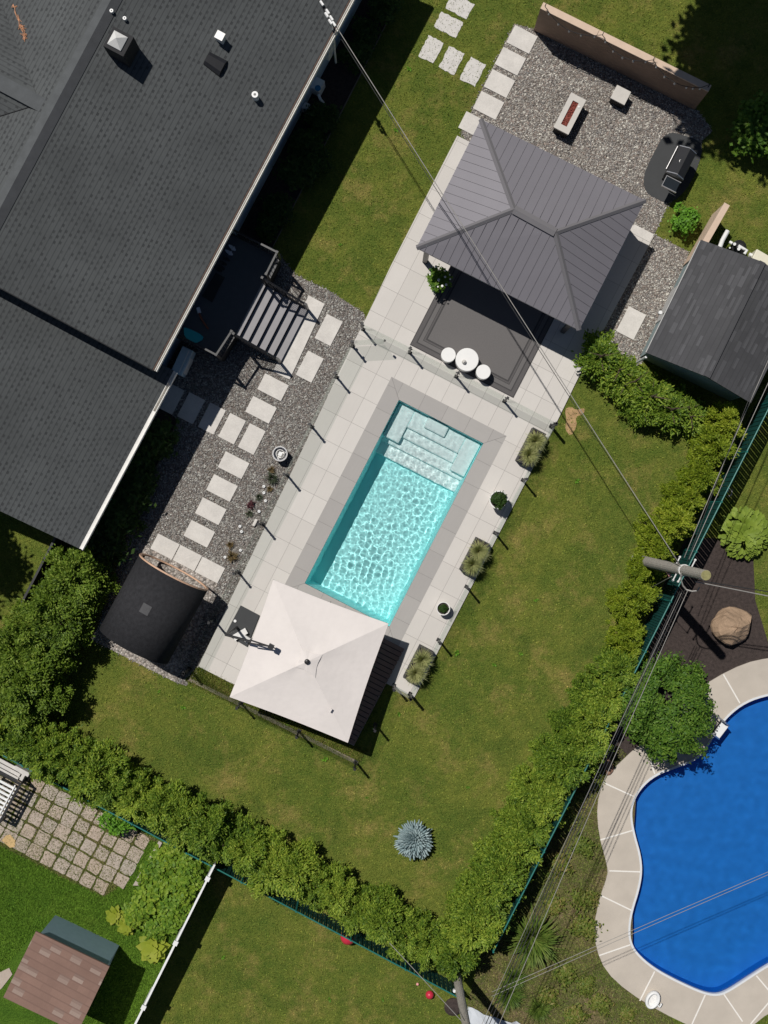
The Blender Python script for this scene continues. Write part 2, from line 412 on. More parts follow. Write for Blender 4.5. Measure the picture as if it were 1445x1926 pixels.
M['veg'] = leafmat('vegetable_leaf', [(0.087, 0.182, 0.019), (0.176, 0.291, 0.028), (0.292, 0.382, 0.040)])
M['spruce'] = leafmat('silver_blue_needles', [(0.213, 0.300, 0.312), (0.312, 0.400, 0.413), (0.413, 0.500, 0.500)], trans=.05)
M['dry_grass'] = leafmat('pale_grass', [(0.240, 0.270, 0.105), (0.375, 0.390, 0.165), (0.540, 0.525, 0.255)], trans=.2)
M['sedge'] = leafmat('strap_leaf', [(0.052, 0.104, 0.016), (0.104, 0.169, 0.026), (0.182, 0.234, 0.046)], trans=.2)
M['blade'] = leafmat('grass_blade', [(.048, .066, .008), (.078, .086, .012), (.115, .102, .02)], trans=.2)
M['blade_lush'] = leafmat('lush_grass_blade', [(.035, .08, .008), (.06, .115, .012), (.10, .145, .02)], trans=.2)
M['weed'] = leafmat('weed_leaf', [(0.076, 0.128, 0.018), (0.152, 0.196, 0.030), (0.285, 0.221, 0.075)], trans=.2)
M['petal'] = mat('white_petal', (.85, .85, .8), .6, .04)
M['pebble'] = leafmat('pebble', [(0.112, 0.111, 0.112), (0.275, 0.260, 0.251), (0.200, 0.169, 0.152), (0.525, 0.507, 0.475), (0.350, 0.312, 0.290), (0.775, 0.767, 0.713)], trans=0.0, rough=.85)
# ------------------------------------------------------------------ glass and water
def glass_mat(name, tint, edge=.06, gloss=.05):
    m, t, b, ns, L = newmat(name)
    tr = N(t, 'BsdfTransparent'); tr.inputs[0].default_value = (*tint, 1)
    gl = N(t, 'BsdfGlossy'); gl.inputs['Roughness'].default_value = .02; gl.inputs[0].default_value = (.9, .95, .93, 1)
    fr = N(t, 'LayerWeight'); fr.inputs[0].default_value = .5
    mx = N(t, 'MixShader'); L.new(math_(t, 'ADD', math_(t, 'MULTIPLY', math_(t, 'POWER', fr.outputs['Facing'], 4), .25), .02), mx.inputs[0])
    L.new(tr.outputs[0], mx.inputs[1]); L.new(gl.outputs[0], mx.inputs[2]); L.new(mx.outputs[0], ns['Material Output'].inputs[0])
    return m
M['glass'] = glass_mat('clear_green_glass', (.938, .955, .944))
def water_mat(name, tint):
    m, t, b, ns, L = newmat(name)
    b.inputs['Base Color'].default_value = (*tint, 1); b.inputs['Roughness'].default_value = 0
    b.inputs['IOR'].default_value = 1.33; b.inputs['Transmission Weight'].default_value = 1
    return m
M['water'] = water_mat('clear_pool_water', (.98, 1, 1))
M['water_blue'] = water_mat('blue_pool_water', (.9, .97, 1))
M['shell'] = mat('pale_aqua_pool_shell', (.45, .985, .99), .55, .005, 2)
M['step_shell_bright'] = mat('pool_step_brightened', (.80, .99, .985), .55, .02, 2)  # pool shell whitened: brightness of shallow water put into the step colour
M['liner'] = mat('blue_pool_liner', (.001, .20, .70), .6, .05, 1.2)
M['rim'] = mat('pale_pool_rim', (.66, .68, .70), .5, .04)

# ------------------------------------------------------------------ pool geometry (metres in the pool frame)
PC = P(741.4, 965.5); PU, PV = 1.61, 3.49           # half width, half length
def pool_pt(u, v): return PC + U * u + V * v
inner = [pool_pt(-PU, -PV), pool_pt(PU, -PV), pool_pt(PU, PV), pool_pt(-PU, PV)]
CW = .575
outer = [pool_pt(-PU - CW, -PV - CW), pool_pt(PU + CW, -PV - CW), pool_pt(PU + CW, PV + CW), pool_pt(-PU - CW, PV + CW)]

def chaikin(pts, n=2, closed=True):
    for _ in range(n):
        q = []; m = len(pts)
        for i in range(m if closed else m - 1):
            a, b = pts[i], pts[(i + 1) % m]
            q += [a * .75 + b * .25, a * .25 + b * .75]
        if not closed: q = [pts[0]] + q + [pts[-1]]
        pts = q
    return pts
pool2_px = [(1445, 1306), (1402, 1320), (1368, 1346), (1346, 1376), (1330, 1404), (1310, 1428), (1277, 1441), (1232, 1457), (1203, 1483), (1189, 1511),
            (1187, 1538), (1194, 1573), (1204, 1607), (1207, 1639), (1201, 1673), (1189, 1711), (1184, 1739), (1184.5, 1767), (1196, 1791), (1229, 1820),
            (1277, 1846), (1325, 1867), (1350, 1870), (1370, 1862), (1405, 1839), (1445, 1813), (1540, 1765), (1640, 1690), (1690, 1560), (1660, 1420), (1570, 1320), (1500, 1300)]
pool2 = chaikin([P(*p) for p in pool2_px], 2)
apron_px = [(1445, 1237), (1400, 1247), (1345, 1274), (1290, 1312), (1240, 1368), (1166, 1432), (1134, 1469), (1122, 1514), (1126, 1569), (1142, 1628), (1143, 1645), (1128, 1687),
            (1117, 1739), (1121, 1784), (1139, 1826), (1180, 1864), (1242, 1902), (1300, 1930), (1345, 1945), (1400, 1940), (1450, 1900), (1560, 1850), (1720, 1760), (1780, 1560), (1740, 1380), (1600, 1260), (1500, 1232)]
apron = chaikin([P(*p) for p in apron_px], 1)

# ------------------------------------------------------------------ ground sheets
big = [Vector((-150, -150, 0)), Vector((150, -150, 0)), Vector((150, 150, 0)), Vector((-150, 150, 0))]
struct(MB().sheet([big, outer[::-1], pool2], 0).build('lawn', M['lawn']))
def px(*pts): return [P(*p) for p in pts]
A_lush = px((-400, 1205), (-60, 1385), (403, 1627), (215, 2000), (-400, 2000))
A_patio_w = px((-80, 1395), (60, 1455), (300, 1582), (278, 1580), (240, 1655), (196, 1686), (120, 1650), (62, 1620), (0, 1590), (-80, 1560))
A_soil = px((1100, 1432), (1160, 1400), (1200, 1440), (1190, 1600), (1190, 1700), (1190, 1800), (1290, 1960), (1290, 2000), (850, 2000), (905, 1790), (935, 1720), (1017, 1559))
A_mulch = px((1290, 1012), (1345, 1012), (1417, 1052), (1421, 1130), (1445, 1208), (1520, 1240), (1445, 1270), (1400, 1275), (1345, 1300), (1240, 1420), (1170, 1440), (1090, 1432), (1166, 1271), (1267, 1060))
A_gravel_w = px((520, 470), (556, 517), (620, 547), (684, 588), (690, 610), (675, 660), (385, 1262), (350, 1290), (330, 1283), (172, 1202), (186, 1176), (240, 1000), (335, 793), (300, 745), (330, 640), (431, 445))
A_gravel_n = px((968, 45), (1004, 55), (1312, 207), (1340, 247), (1322, 264), (1257, 384), (1231, 441), (1296, 474), (1240, 640), (1200, 692), (1115, 670), (1000, 500), (868, 250), (905, 170))
A_bed_n = px((300, 700), (430, 420), (690, -80), (800, -80), (732, 35), (514, 464), (505, 480), (431, 450), (330, 640))
A_bed_s = px((300, 742), (334, 793), (240, 1000), (175, 1150), (120, 1130), (60, 1180), (120, 1040), (230, 780))
A_bed_c = px((374, 1252), (668, 1403), (690, 1410), (672, 1436), (350, 1281))
A_patio = px((860, 256), (1229.5, 444.5), (1098, 689), (1046, 796), (779, 1312), (741, 1292), (727, 1285), (666, 1402), (374, 1253), (665, 645), (684.6, 607.6), (735.6, 500))
def ground(name, pts, m, z):
    return struct(MB().sheet([pts], z).build(name, m))
ground('neighbour_lawn', A_lush, M['lawn_lush'], .004)
ground('weedy_paving_bed', A_patio_w, M['patio_weeds'], .008)
MBs = MB().sheet([A_soil], .004); struct(MBs.build('weedy_soil', M['soil']))
ground('mulch_bed', A_mulch, M['mulch'], .008)
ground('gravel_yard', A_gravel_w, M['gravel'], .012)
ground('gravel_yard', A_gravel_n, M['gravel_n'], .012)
ground('planting_bed', A_bed_n, M['mulch'], .008)
ground('planting_bed', A_bed_s, M['mulch'], .016)
ground('planting_bed', A_bed_c, M['soil'], .008)
# river gravel border round the barrel
ground('river_gravel_border', px((262, 1020), (410, 1096), (398, 1122), (330, 1283), (172, 1203), (188, 1172), (205, 1135), (250, 1040)), M['gravel_light'], .020)

ground('bare_soil', chaikin([P(*p) for p in ((1062, 770), (1074, 764), (1084, 772), (1100, 766), (1099, 778), (1082, 784), (1086, 800), (1074, 822), (1062, 806), (1066, 790))], 1), mat('tan_soil', (.40, .26, .13), .95, .4, 5, bmp=.4), .006)
# patio: tiled slab with a hole for coping and pool
pm = MB().sheet([A_patio, outer], .06)
n = len(A_patio)
for i in range(n):
    a, b = A_patio[i], A_patio[(i + 1) % n]
    pm.add([a, b, b + Z * .06, a + Z * .06], [[3, 2, 1, 0]])
struct(pm.build('patio', M['tile']))
names = ['coping_x', 'coping', 'coping_x', 'coping']
for i in range(4):
    a, b = outer[i], outer[(i + 1) % 4]; c, d = inner[(i + 1) % 4], inner[i]
    g = (b - a).normalized() * .004
    struct(MB().prism([a + g, b - g, c - g, d + g], -.12, .064).build('pool_coping', M[names[i]]))
# basin
def bu(u): return -PU + u
def basin():
    b = MB(); zt = -.1
    D = -1.08
    ins = .0
    w_ = [pool_pt(-PU - .02, -PV - .02), pool_pt(PU + .02, -PV - .02), pool_pt(PU + .02, PV + .02), pool_pt(-PU - .02, PV + .02)]
    fl = [pool_pt(-PU + .12, -PV + .14), pool_pt(PU - .12, -PV + .14), pool_pt(PU - .12, PV - .1), pool_pt(-PU + .12, PV - .1)]
    vs = [p + Z * zt for p in w_] + [p + Z * D for p in fl]
    b.add(vs, [[4, 5, 6, 7], [0, 1, 5, 4], [1, 2, 6, 5], [2, 3, 7, 6], [3, 0, 4, 7]])
    return b
struct(basin().build('pool_basin', M['shell']))
st = MB()
def step(u0, u1, v0, v1, z):     # v measured from the north end
    st.box(PC, -PU + u0, -PU + u1, PV - v1, PV - v0, -1.1, z)
step(.05, 3.17, 0.03, 1.9, -.86)
step(.05, 3.17, 0.03, 1.45, -.70)
step(.66, 2.62, 0.03, 1.05, -.55)
step(.05, .66, 0.03, 1.3, -.40)
step(2.62, 3.17, 0.03, 1.3, -.40)
step(.66, 2.62, 0.03, .68, -.40)
step(1.15, 1.95, 0.03, .42, -.26)
struct(st.build('pool_steps', M['step_shell_bright'], bevel=.045))
# water surface with real ripples
def ripples(x, y, curv, lo=.075, hi=.30, seed=5):
    """sum of small waves scaled to a given rms curvature (1/m), which sets how hard they focus sunlight"""
    h = np.zeros_like(x); rng = np.random.RandomState(seed); c2 = 0
    for i in range(60):
        lam = lo + (hi - lo) * rng.rand() ** 1.5; th = rng.rand() * 2 * math.pi; k = 2 * math.pi / lam; a = lam ** 1.9
        h += a * np.sin(k * (x * math.cos(th) + y * math.sin(th)) + rng.rand() * 6.28); c2 += (a * k * k) ** 2 / 2
    return h * curv / math.sqrt(c2)
def water_grid(name, mat_, u0, u1, v0, v1, z, step_, amp, org, ang_u, ang_v):
    nu = int((u1 - u0) / step_) + 1; nv = int((v1 - v0) / step_) + 1
    uu, vv = np.meshgrid(np.linspace(u0, u1, nu), np.linspace(v0, v1, nv))
    x = org.x + ang_u.x * uu + ang_v.x * vv; y = org.y + ang_u.y * uu + ang_v.y * vv
    h = z + ripples(uu, vv, amp) * (.8 + .2 * np.sin(1.9 * uu + 1.1 * np.sin(1.3 * vv)) * np.sin(1.25 * vv + .8)) * np.clip(.55 + .13 * (v1 - vv), .5, 1.15)
    Vs = np.stack([x, y, h], -1).reshape(-1, 3)
    i = np.arange(nv * nu).reshape(nv, nu)
    Fs = np.stack([i[:-1, :-1], i[:-1, 1:], i[1:, 1:], i[1:, :-1]], -1).reshape(-1, 4)
    me = npmesh(name, Vs, Fs, mat_, True)
    return struct(link(me, name))
wat = water_grid('pool_water', M['water'], -PU - .01, PU + .01, -PV - .01, PV + .01, -.04, .014, 1.5, PC, U, V)
# neighbour's free-form pool
ap = MB().sheet([apron, pool2[::-1]], .05)
for i in range(len(apron)):
    a, b = apron[i], apron[(i + 1) % len(apron)]
    ap.add([a, b, b + Z * .05, a + Z * .05], [[0, 1, 2, 3], ])
struct(ap.build('concrete_apron', M['concrete']))
rim = MB(); b2 = MB(); cen = sum(pool2, Vector()) / len(pool2)
n2 = len(pool2)
for i in range(n2):
    a, b = pool2[i], pool2[(i + 1) % n2]
    t_ = (b - a).normalized(); nn = Vector((-t_.y, t_.x, 0))
    if nn.dot(a - cen) < 0: nn = -nn
    pass
def offs(pts, d):
    o = []; m = len(pts)
    ar = sum(pts[i].x * pts[(i + 1) % m].y - pts[(i + 1) % m].x * pts[i].y for i in range(m)); sg = 1 if ar > 0 else -1
    for i in range(m):
        t_ = (pts[(i + 1) % m] - pts[i - 1]).normalized(); o.append(pts[i] + Vector((t_.y, -t_.x, 0)) * d * sg)
    return o
ro = offs(pool2, .05); ri = offs(pool2, -.02)
for i in range(n2):
    j = (i + 1) % n2
    rim.hexa([ro[i] - Z * .1, ro[j] - Z * .1, ri[j] - Z * .1, ri[i] - Z * .1], [ro[i] + Z * .065, ro[j] + Z * .065, ri[j] + Z * .065, ri[i] + Z * .065])
struct(rim.build('pool_rim', M['rim']))
fl2 = offs(pool2, -.05)
vs = [p + Z * -.03 for p in pool2] + [p + Z * -.55 for p in fl2]
tri = tessellate_polygon([fl2]); fs = []
for i in range(n2): fs.append([i, (i + 1) % n2, n2 + (i + 1) % n2, n2 + i])
for t_ in tri: fs.append([n2 + k for k in t_])
struct(b2.add(vs, fs).build('pool_basin', M['liner']))
mn = [min(p[i] for p in pool2) for i in (0, 1)]; mx_ = [max(p[i] for p in pool2) for i in (0, 1)]
w2m = MB().sheet([offs(pool2, -.004)], -.05)
# gridded water cut to the pool outline: keep grid faces inside the outline plus the sheet's margin
def inside(pts, x, y):
    c = np.zeros(x.shape, bool); n = len(pts)
    for i in range(n):
        x1, y1 = pts[i].x, pts[i].y; x2, y2 = pts[(i + 1) % n].x, pts[(i + 1) % n].y
        if y1 == y2: continue
        c ^= ((y1 > y) != (y2 > y)) & (x < (x2 - x1) * (y - y1) / (y2 - y1) + x1)
    return c
gx, gy = np.meshgrid(np.arange(mn[0], 14.2, .06), np.arange(mn[1], mx_[1] + .1, .06))
hh = -.05 + ripples(gx, gy, .35, .22, .8, 8)
ii = np.arange(gx.size).reshape(gx.shape)
F2 = np.stack([ii[:-1, :-1], ii[:-1, 1:], ii[1:, 1:], ii[1:, :-1]], -1).reshape(-1, 4)
cx = gx[:-1, :-1] + .03; cy = gy[:-1, :-1] + .03
keep = inside(offs(pool2, .04), cx, cy).ravel()
struct(link(npmesh('blue_pool_water', np.stack([gx, gy, hh], -1).reshape(-1, 3), F2[keep], M['water_blue'], True), 'blue_pool_water'))
# white joints in the apron
def nearest_pair(p, q):
    return P(*p), P(*q)
jm = MB()
for p, q in [((1360, 1268), (1391, 1322)), ((1222, 1427), (1231, 1455)), ((1134, 1471), (1191, 1497)), ((1129, 1579), (1190, 1561)), ((1146, 1637), (1204, 1639)), ((1131, 1684), (1187, 1711)),
             ((1127, 1796), (1185, 1776)), ((1203, 1881), (1231, 1826)), ((1301, 1925), (1326, 1870)), ((1396, 1920), (1361, 1869)), ((1411, 1925), (1449, 1880)), ((1422, 1834), (1449, 1866))]:
    a, b = P(*p), P(*q); d = (b - a).normalized(); s_ = Vector((-d.y, d.x, 0)) * .022
    jm.prism([a - s_, b - s_, b + s_, a + s_], .03, .054)
struct(jm.build('apron_joint', M['joint']))

# ------------------------------------------------------------------ shadow caustics: sunlight refracted by the real ripples
sd.cycles.is_caustics_light = True
for o in bpy.data.objects:
    if o.name.startswith(('pool_water', 'blue_pool_water')): o.cycles.is_caustics_caster = True
    if o.name.startswith(('pool_basin', 'pool_steps')): o.cycles.is_caustics_receiver = True
# ------------------------------------------------------------------ the house
HA = R(28.0); HU, HV = UV(HA); O0 = Vector((0, 0, 0))
def hp(u, v, z): return HU * u + HV * v + Z * z
SL = .337
EU, EZ = -8.34, 3.45           # main eave
RU = -14.1; RZ = EZ + (EU - RU) * SL
house = thing('house', 'house with dark grey shingle roof and pale blue wall above the shaded side bed', 'house', hp(-12, 4, 0))
TH = .12
def slab(pts, t=TH):
    return MB().hexa([p - Z * t for p in pts], pts)
V0, V1 = .53, 16.6
wall = MB()
wu = EU - .46
wall.hexa([hp(-19.5, V0 - .05 + .3, 0), hp(wu, V0 + .3, 0), hp(wu, V1, 0), hp(-19.5, V1, 0)],
          [hp(-19.5, V0 + .3, EZ - .1), hp(wu, V0 + .3, EZ - .02), hp(wu, V1, EZ - .02), hp(-19.5, V1, EZ - .1)])
# gable end above the lower roof
wall.hexa([hp(-19.2, V0 + .3, EZ - .12), hp(wu - .1, V0 + .3, EZ - .12), hp(wu - .1, V0 + .5, EZ - .12), hp(-19.2, V0 + .5, EZ - .12)],
          [hp(RU - .4, V0 + .3, RZ - .2), hp(RU + .4, V0 + .3, RZ - .2), hp(RU + .4, V0 + .5, RZ - .2), hp(RU - .4, V0 + .5, RZ - .2)])
# the lower wing
LE = -8.0; LV = -5.56
LZ = EZ - .80 - (LE - EU) * SL
wall.hexa([hp(-19.5, LV + .3, 0), hp(LE - .4, LV + .3, 0), hp(LE - .4, V0 + .3, 0), hp(-19.5, V0 + .3, 0)],
          [hp(-19.5, LV + .3, LZ - .05), hp(LE - .4, LV + .3, LZ - .05), hp(LE - .4, V0 + .3, LZ - .05), hp(-19.5, V0 + .3, LZ - .05)])
wall.build('wall', M['siding'], house)
# upper roof: two slopes and the cross gable to the west
roof = slab([hp(RU, V0, RZ), hp(EU, V0, EZ), hp(EU, V1, EZ), hp(RU, V1, RZ)])
WU = RU - 6
wz = RZ - 6 * SL
for q in [[hp(WU, V0, wz), hp(RU, V0, RZ), hp(RU, V1, RZ), hp(WU, V1, wz)]]:
    roof.hexa([p - Z * TH for p in q], q)
upper = roof.build('roof', M['shingle'], house)
# cross gable running west from the ridge
GV = 5.85; gz = RZ - .16; half = 3.6
gu = RU - .75                                # where its ridge dies into the main ridge
gb = MB()
def west_z(u): return RZ - (RU - u) * SL
# valley points: gable slope meets west slope
far = RU - 9
for sgn in (-1, 1):
    # ridge line at GV from gu to far; slope falls away along v
    d = (gz - west_z(far)) / .42
    d = min(d, half)
    a = hp(gu, GV, gz); b_ = hp(far, GV, gz)
    vfar = GV + sgn * 6.5
    # valley: z = gz - .42*|v-GV| equals west slope
    def vv(u): return (gz - west_z(u)) / .42
    us = [gu, gu - 1, gu - 2.5, gu - 4.5, far]
    top = [hp(u, GV, gz + .012) for u in us]; bot = [hp(u, GV + sgn * max(vv(u), .01), west_z(u) + .012) for u in us]
    for i in range(len(us) - 1):
        q = [top[i], top[i + 1], bot[i + 1], bot[i]]
        if sgn > 0: q = q[::-1]
        gb.add(q, [[0, 1, 2, 3]])
gb.build('cross_gable', M['shingle_x'], upper)
vm = MB()
ps = [hp(u, GV - vv(u), west_z(u) + .016) for u in (gu, gu - 1, gu - 2.5, gu - 4.5, far)]
vm.tube(ps, .014, 5); vm.build('valley_flashing', M['black_matte'], upper)
# ridge caps
rc = MB()
for k, (m_, du) in enumerate([(M['ridge'], -1), (M['ridge_shaded'], 1)]):
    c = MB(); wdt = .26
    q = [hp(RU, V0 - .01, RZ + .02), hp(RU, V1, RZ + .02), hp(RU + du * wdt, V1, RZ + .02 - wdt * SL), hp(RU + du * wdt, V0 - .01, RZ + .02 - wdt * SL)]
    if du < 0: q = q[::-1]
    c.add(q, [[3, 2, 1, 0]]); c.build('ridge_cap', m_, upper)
gc = MB().box(O0, far, gu + .4, GV - .22, GV + .22, gz - .1, gz + .03, HA); gc.build('ridge_cap', M['ridge'], upper)
# lower roof
def lz(u): return LZ + (LE - u) * SL
lower = slab([hp(-19.8, LV, lz(-19.8) * .0 + lz(-14)), hp(-14, LV, lz(-14)), hp(-14, V0 + .3, lz(-14)), hp(-19.8, V0 + .3, lz(-14))])
q = [hp(-14, LV, lz(-14)), hp(LE, LV, LZ), hp(LE, V0 + .3, LZ), hp(-14, V0 + .3, lz(-14))]
lower.hexa([p - Z * TH for p in q], q)
lower = lower.build('roof', M['shingle'], house)
# gutters and trim
def gutter(eu, ez, v0, v1, parent, wd=.1):
    g = MB()
    g.box(O0, eu + .005, eu + .02, v0, v1, ez - .15, ez - .01, HA)
    g.box(O0, eu + .02, eu + wd, v0, v1, ez - .15, ez - .13, HA)
    g.box(O0, eu + wd, eu + wd + .02, v0, v1, ez - .15, ez + .015, HA)
    g.build('gutter', M['gutter'], parent)
gutter(EU, EZ, V0, V1, house, .07)
gutter(LE, LZ, LV, V0 + .29, house, .11)
lid = MB().box(O0, LE + .022, LE + .108, LV + .01, -.6, LZ - .03, LZ - .012, HA); lid.build('gutter_cover', M['gutter'], house)
dg = MB().box(O0, EU - .07, EU - .003, V0, V1, EZ + .006, EZ + .014, HA); dg.build('drip_edge', M['drip'], house)
rk = MB()
q = [hp(RU, V0 - .03, RZ + .01), hp(EU, V0 - .03, EZ + .01)]
rk.hexa([q[0] - Z * .2, q[1] - Z * .2, q[1] - Z * .2 + HV * .028, q[0] - Z * .2 + HV * .028], [q[0], q[1], q[1] + HV * .028, q[0] + HV * .028])
rk.build('rake_trim', M['black_matte'], house)
# windows on the long wall
for v_, ln in ((15.3, 1.8), (10.6, .7)):
    f = MB().box(O0, wu - .02, wu + .05, v_ - ln / 2, v_ + ln / 2, 1.5, 2.7, HA).build('window', M['white'], house)
    MB().box(O0, wu + .02, wu + .056, v_ - ln / 2 + .07, v_ + ln / 2 - .07, 1.57, 2.63, HA).build('pane', M['darkglass'], f)
MB().box(O0, wu - .02, wu + .04, 1.6, 2.5, 1.05, 3.0, HA).build('door', M['white'], house)
# things on the roof
def roof_z(u): return EZ + (EU - u) * SL
def roof_at(px_, py_):
    # intersect the camera ray with the east slope
    z = 4.
    for _ in range(30):
        p = P(px_, py_, z); u = p.dot(HU)
        z = roof_z(u) if u > RU else west_z(u)
    return P(px_, py_, z)
c = roof_at(233, 98); cu, cv = c.dot(HU), c.dot(HV); cz = c.z
ch = MB().box(O0, cu - .33, cu + .33, cv - .3, cv + .34, cz - .4, cz + .75, HA); ch.build('chimney', M['black_matte'], upper)
cap = MB(); tt = cz + .79
b0 = [hp(cu - .24, cv - .2, tt), hp(cu + .2, cv - .2, tt), hp(cu + .2, cv + .24, tt), hp(cu - .24, cv + .24, tt)]
cap.hexa([p - Z * .05 for p in b0], b0); cap.add(b0 + [hp(cu - .02, cv + .02, tt + .2)], [[0, 1, 4], [1, 2, 4], [2, 3, 4], [3, 0, 4]])
cap.build('chimney_cap', M['galv'], upper)
c = roof_at(416.5, 75); cu, cv = c.dot(HU), c.dot(HV); cz = c.z
vb = MB().box(O0, cu - .11, cu + .11, cv - .1, cv + .1, cz - .2, cz + .3, HA); vb.box(O0, cu - .13, cu + .13, cv - .12, cv + .12, cz + .3, cz + .335, HA)
vb.build('roof_vent', M['galv'], upper)
c = roof_at(407, 121); cu, cv = c.dot(HU), c.dot(HV); cz = c.z
hd = MB(); sec = [(-.28, 0), (-.26, .1), (-.15, .17), (.12, .17), (.24, .1), (.28, 0)]
lo = [hp(cu + .24, cv + a, cz + h - .1) for a, h in sec]; hi = [hp(cu - .3, cv + a * .8, cz + h * .75 + .08) for a, h in sec]
hd.hexa(lo, hi); hd.build('vent_hood', M['black'], upper)
for (x, y, r_, h_) in ((481.5, 184, .1, .30), (211.5, 23, .055, .12), (236, 37, .055, .12)):
    c = roof_at(x, y)
    vp = MB().lathe(c, [(r_, -.1), (r_, h_), (r_ * .42, h_), (r_ * .42, h_ - .1)], 14)
    vp.build('vent_pipe', M['white'], upper)
# streak of fallen cedar twig on the west slope
tw = MB(); rng = random.Random(3)
for i in range(26):
    f = rng.random(); x = 27 + 22 * f + rng.gauss(0, .6 + 1.2 * math.sin(f * 3.1)); y = 12 + 62 * f
    c = roof_at(x, y) + Z * .03; a_ = R(rng.uniform(0, 180)); l_ = rng.uniform(.05, .11)
    d_ = Vector((math.cos(a_), math.sin(a_), 0)) * l_
    tw.tube([c - d_, c + d_], rng.uniform(.008, .016), 4)
tw.tube([roof_at(25 + 23 * k / 9 + 1.5 * math.sin(k * 2), 10 + 66 * k / 9) + Z * .03 for k in range(10)], .012, 5)
tag(tw.build('dry_branch', mat('orange_dry_twig', (.5, .26, .15), .9, .4), loc=roof_at(38, 45)), 'orange brown dry twig lying on the shingles in the top left corner', 'twig')

# service mast and meter on the wall
sm = thing('service_mast', 'bundle of electric service wires and brackets at the house eave, top of photo', 'wire bracket', hp(wu + .1, 13.5, 0))
mast = P(625, 40, 4.1)
MB().tube([Vector((mast.x - .02, mast.y, 0.8)), Vector((mast.x - .02, mast.y, 4.1))], .035, 8).build('mast', M['galv'], sm)
wb = MB()
for k, (dx, dy) in enumerate(((0, 0), (-.05, .02), (.05, .03))):
    wb.tube([mast + Vector((dx, dy, -.05)), P(617 - k * 3, 24, 4.35 - .05 * k), P(608 - k * 2, 8, 4.3), P(604 - k * 2, -12, 4.25)], .022, 6)
wb.build('wire_loop', M['wire_black'], sm)
gl_ = MB()
for (x, y) in ((626, 41), (621, 30), (614, 18), (603, 2), (612, 24), (619, 37)):
    c = P(x, y, 4.4); gl_.tube([c, c + Vector((.09, -.14, .02))], .04, 6)
gl_.build('insulator', M['white'], sm)
mt = thing('meter_box', 'grey meter boxes fixed on the blue wall beside the service mast', 'meter', P(624, 82, 0))
cm = P(623, 80, 1.6); MB().box(cm, -.12, .1, -.35, .1, 1.2, 1.7, HA).build('box', M['galv'], mt)
MB().box(P(617, 94, 1.6), -.1, .08, -.12, .12, 1.0, 1.5, HA).build('box', M['galv'], mt)
ac = thing('wall_unit', 'pale wall unit with a blue round grille standing against the house in shade', 'air conditioner', P(599, 172, 0))
MB().box(P(599, 170), -.17, .17, -.2, .2, 0.05, .62, HA).build('casing', M['white'], ac)
MB().lathe(Vector((*P(598, 166, .62).xy, .62)), [(.1, 0), (.1, .02), (.08, .025)], 14).build('grille', mat('blue_grille', (.03, .2, .4), .5), ac)
MB().tube([P(599, 178, .5), P(603, 187, .5), P(609, 195, .3)], .05, 7).build('spout', M['white'], ac)
tag(MB().box(P(577, 207), -.12, .1, -.12, .12, 0.0, .4, HA).box(P(577, 207), -.09, .07, -.09, .09, .4, .44, HA).build('junction_box', M['galv'], loc=P(577, 207)), 'small pale box on the ground by the wall below the wall unit', 'box')

# ------------------------------------------------------------------ raised deck with its stairs and railings
DZ = 1.02
dk = thing('deck', 'raised charcoal deck with black railings in the shade of the house', 'deck', P(420, 560))
D = lambda x, y, z=DZ: P(x, y, z)
dpts = [D(430, 436), D(528, 485), D(507, 528), D(498, 535), D(448, 635), D(440, 634), D(414, 677), D(326, 632)]
MB().prism(dpts, DZ - .06, DZ).build('platform', M['deck'], dk)
sk = MB().prism([p + (D(430, 560) - p) * .03 for p in dpts], .02, DZ - .065); sk.build('skirt', M['black_matte'], dk)
# stairs: five treads down to the slab
a0, b0_ = D(498, 535), D(448, 635)
run = .295; rise = DZ / 6
stp = MB(); dirU = U
s_o = (a0 + b0_) / 2; hw = (a0 - b0_).length / 2
for k in range(5):
    z = DZ - rise * (k + 1)
    stp = MB().box(s_o, run * k + .045, run * (k + 1) + .035, -hw, hw, z - .04, z)
    stp.build('tread', M['tread'], dk)
nos = MB().box(s_o, -.1, .035, -hw, hw, DZ + .001, DZ + .008); nos.build('tread', M['tread'], dk)
strg = MB()
for sv in (-hw - .04, hw):
    for k in range(5):
        z = DZ - rise * (k + 1)
        strg.box(s_o, run * k, run * (k + 1), sv, sv + .04, max(0.02, z - .3), z)
for k in range(6):
    z = DZ - rise * k
    strg.box(s_o, run * k + .0, run * k + .03, -hw, hw, z - rise, z - .045)
strg.build('stringer', M['black_matte'], dk)
def rail(pts, parent, h=1.0, slope_drop=None):
    """posts, two rails and balusters along a line of floor points"""
    for i in range(len(pts) - 1):
        a, b = Vector(pts[i]), Vector(pts[i + 1]); d = b - a; L_ = d.length; t_ = d.normalized()
        flat = Vector((t_.x, t_.y, 0)).normalized(); sd_ = Vector((-flat.y, flat.x, 0))
        m_ = MB()
        for hh_, hf in ((h, .03), (.1, .02)):
            m_.hexa([a + sd_ * s_ + Z * (hh_ - hf) for s_ in (-.03, .03)] + [b + sd_ * s_ + Z * (hh_ - hf) for s_ in (.03, -.03)],
                    [a + sd_ * s_ + Z * (hh_ + hf) for s_ in (-.03, .03)] + [b + sd_ * s_ + Z * (hh_ + hf) for s_ in (.03, -.03)])
        nb = max(2, int(L_ / .115))
        for k in range(1, nb):
            p = a + d * (k / nb); m_.tube([p + Z * .1, p + Z * h], .011, 4, False)
        m_.build('railing', M['black'], parent)
    for p in pts:
        p = Vector(p); MB().box(p, -.04, .04, -.04, .04, p.z - .05, p.z + h + .06).build('post', M['black'], parent)
rail([D(432, 439), D(526.5, 487), D(506.5, 527)], dk)
rail([D(443, 632), D(415, 675), D(330, 631)], dk)
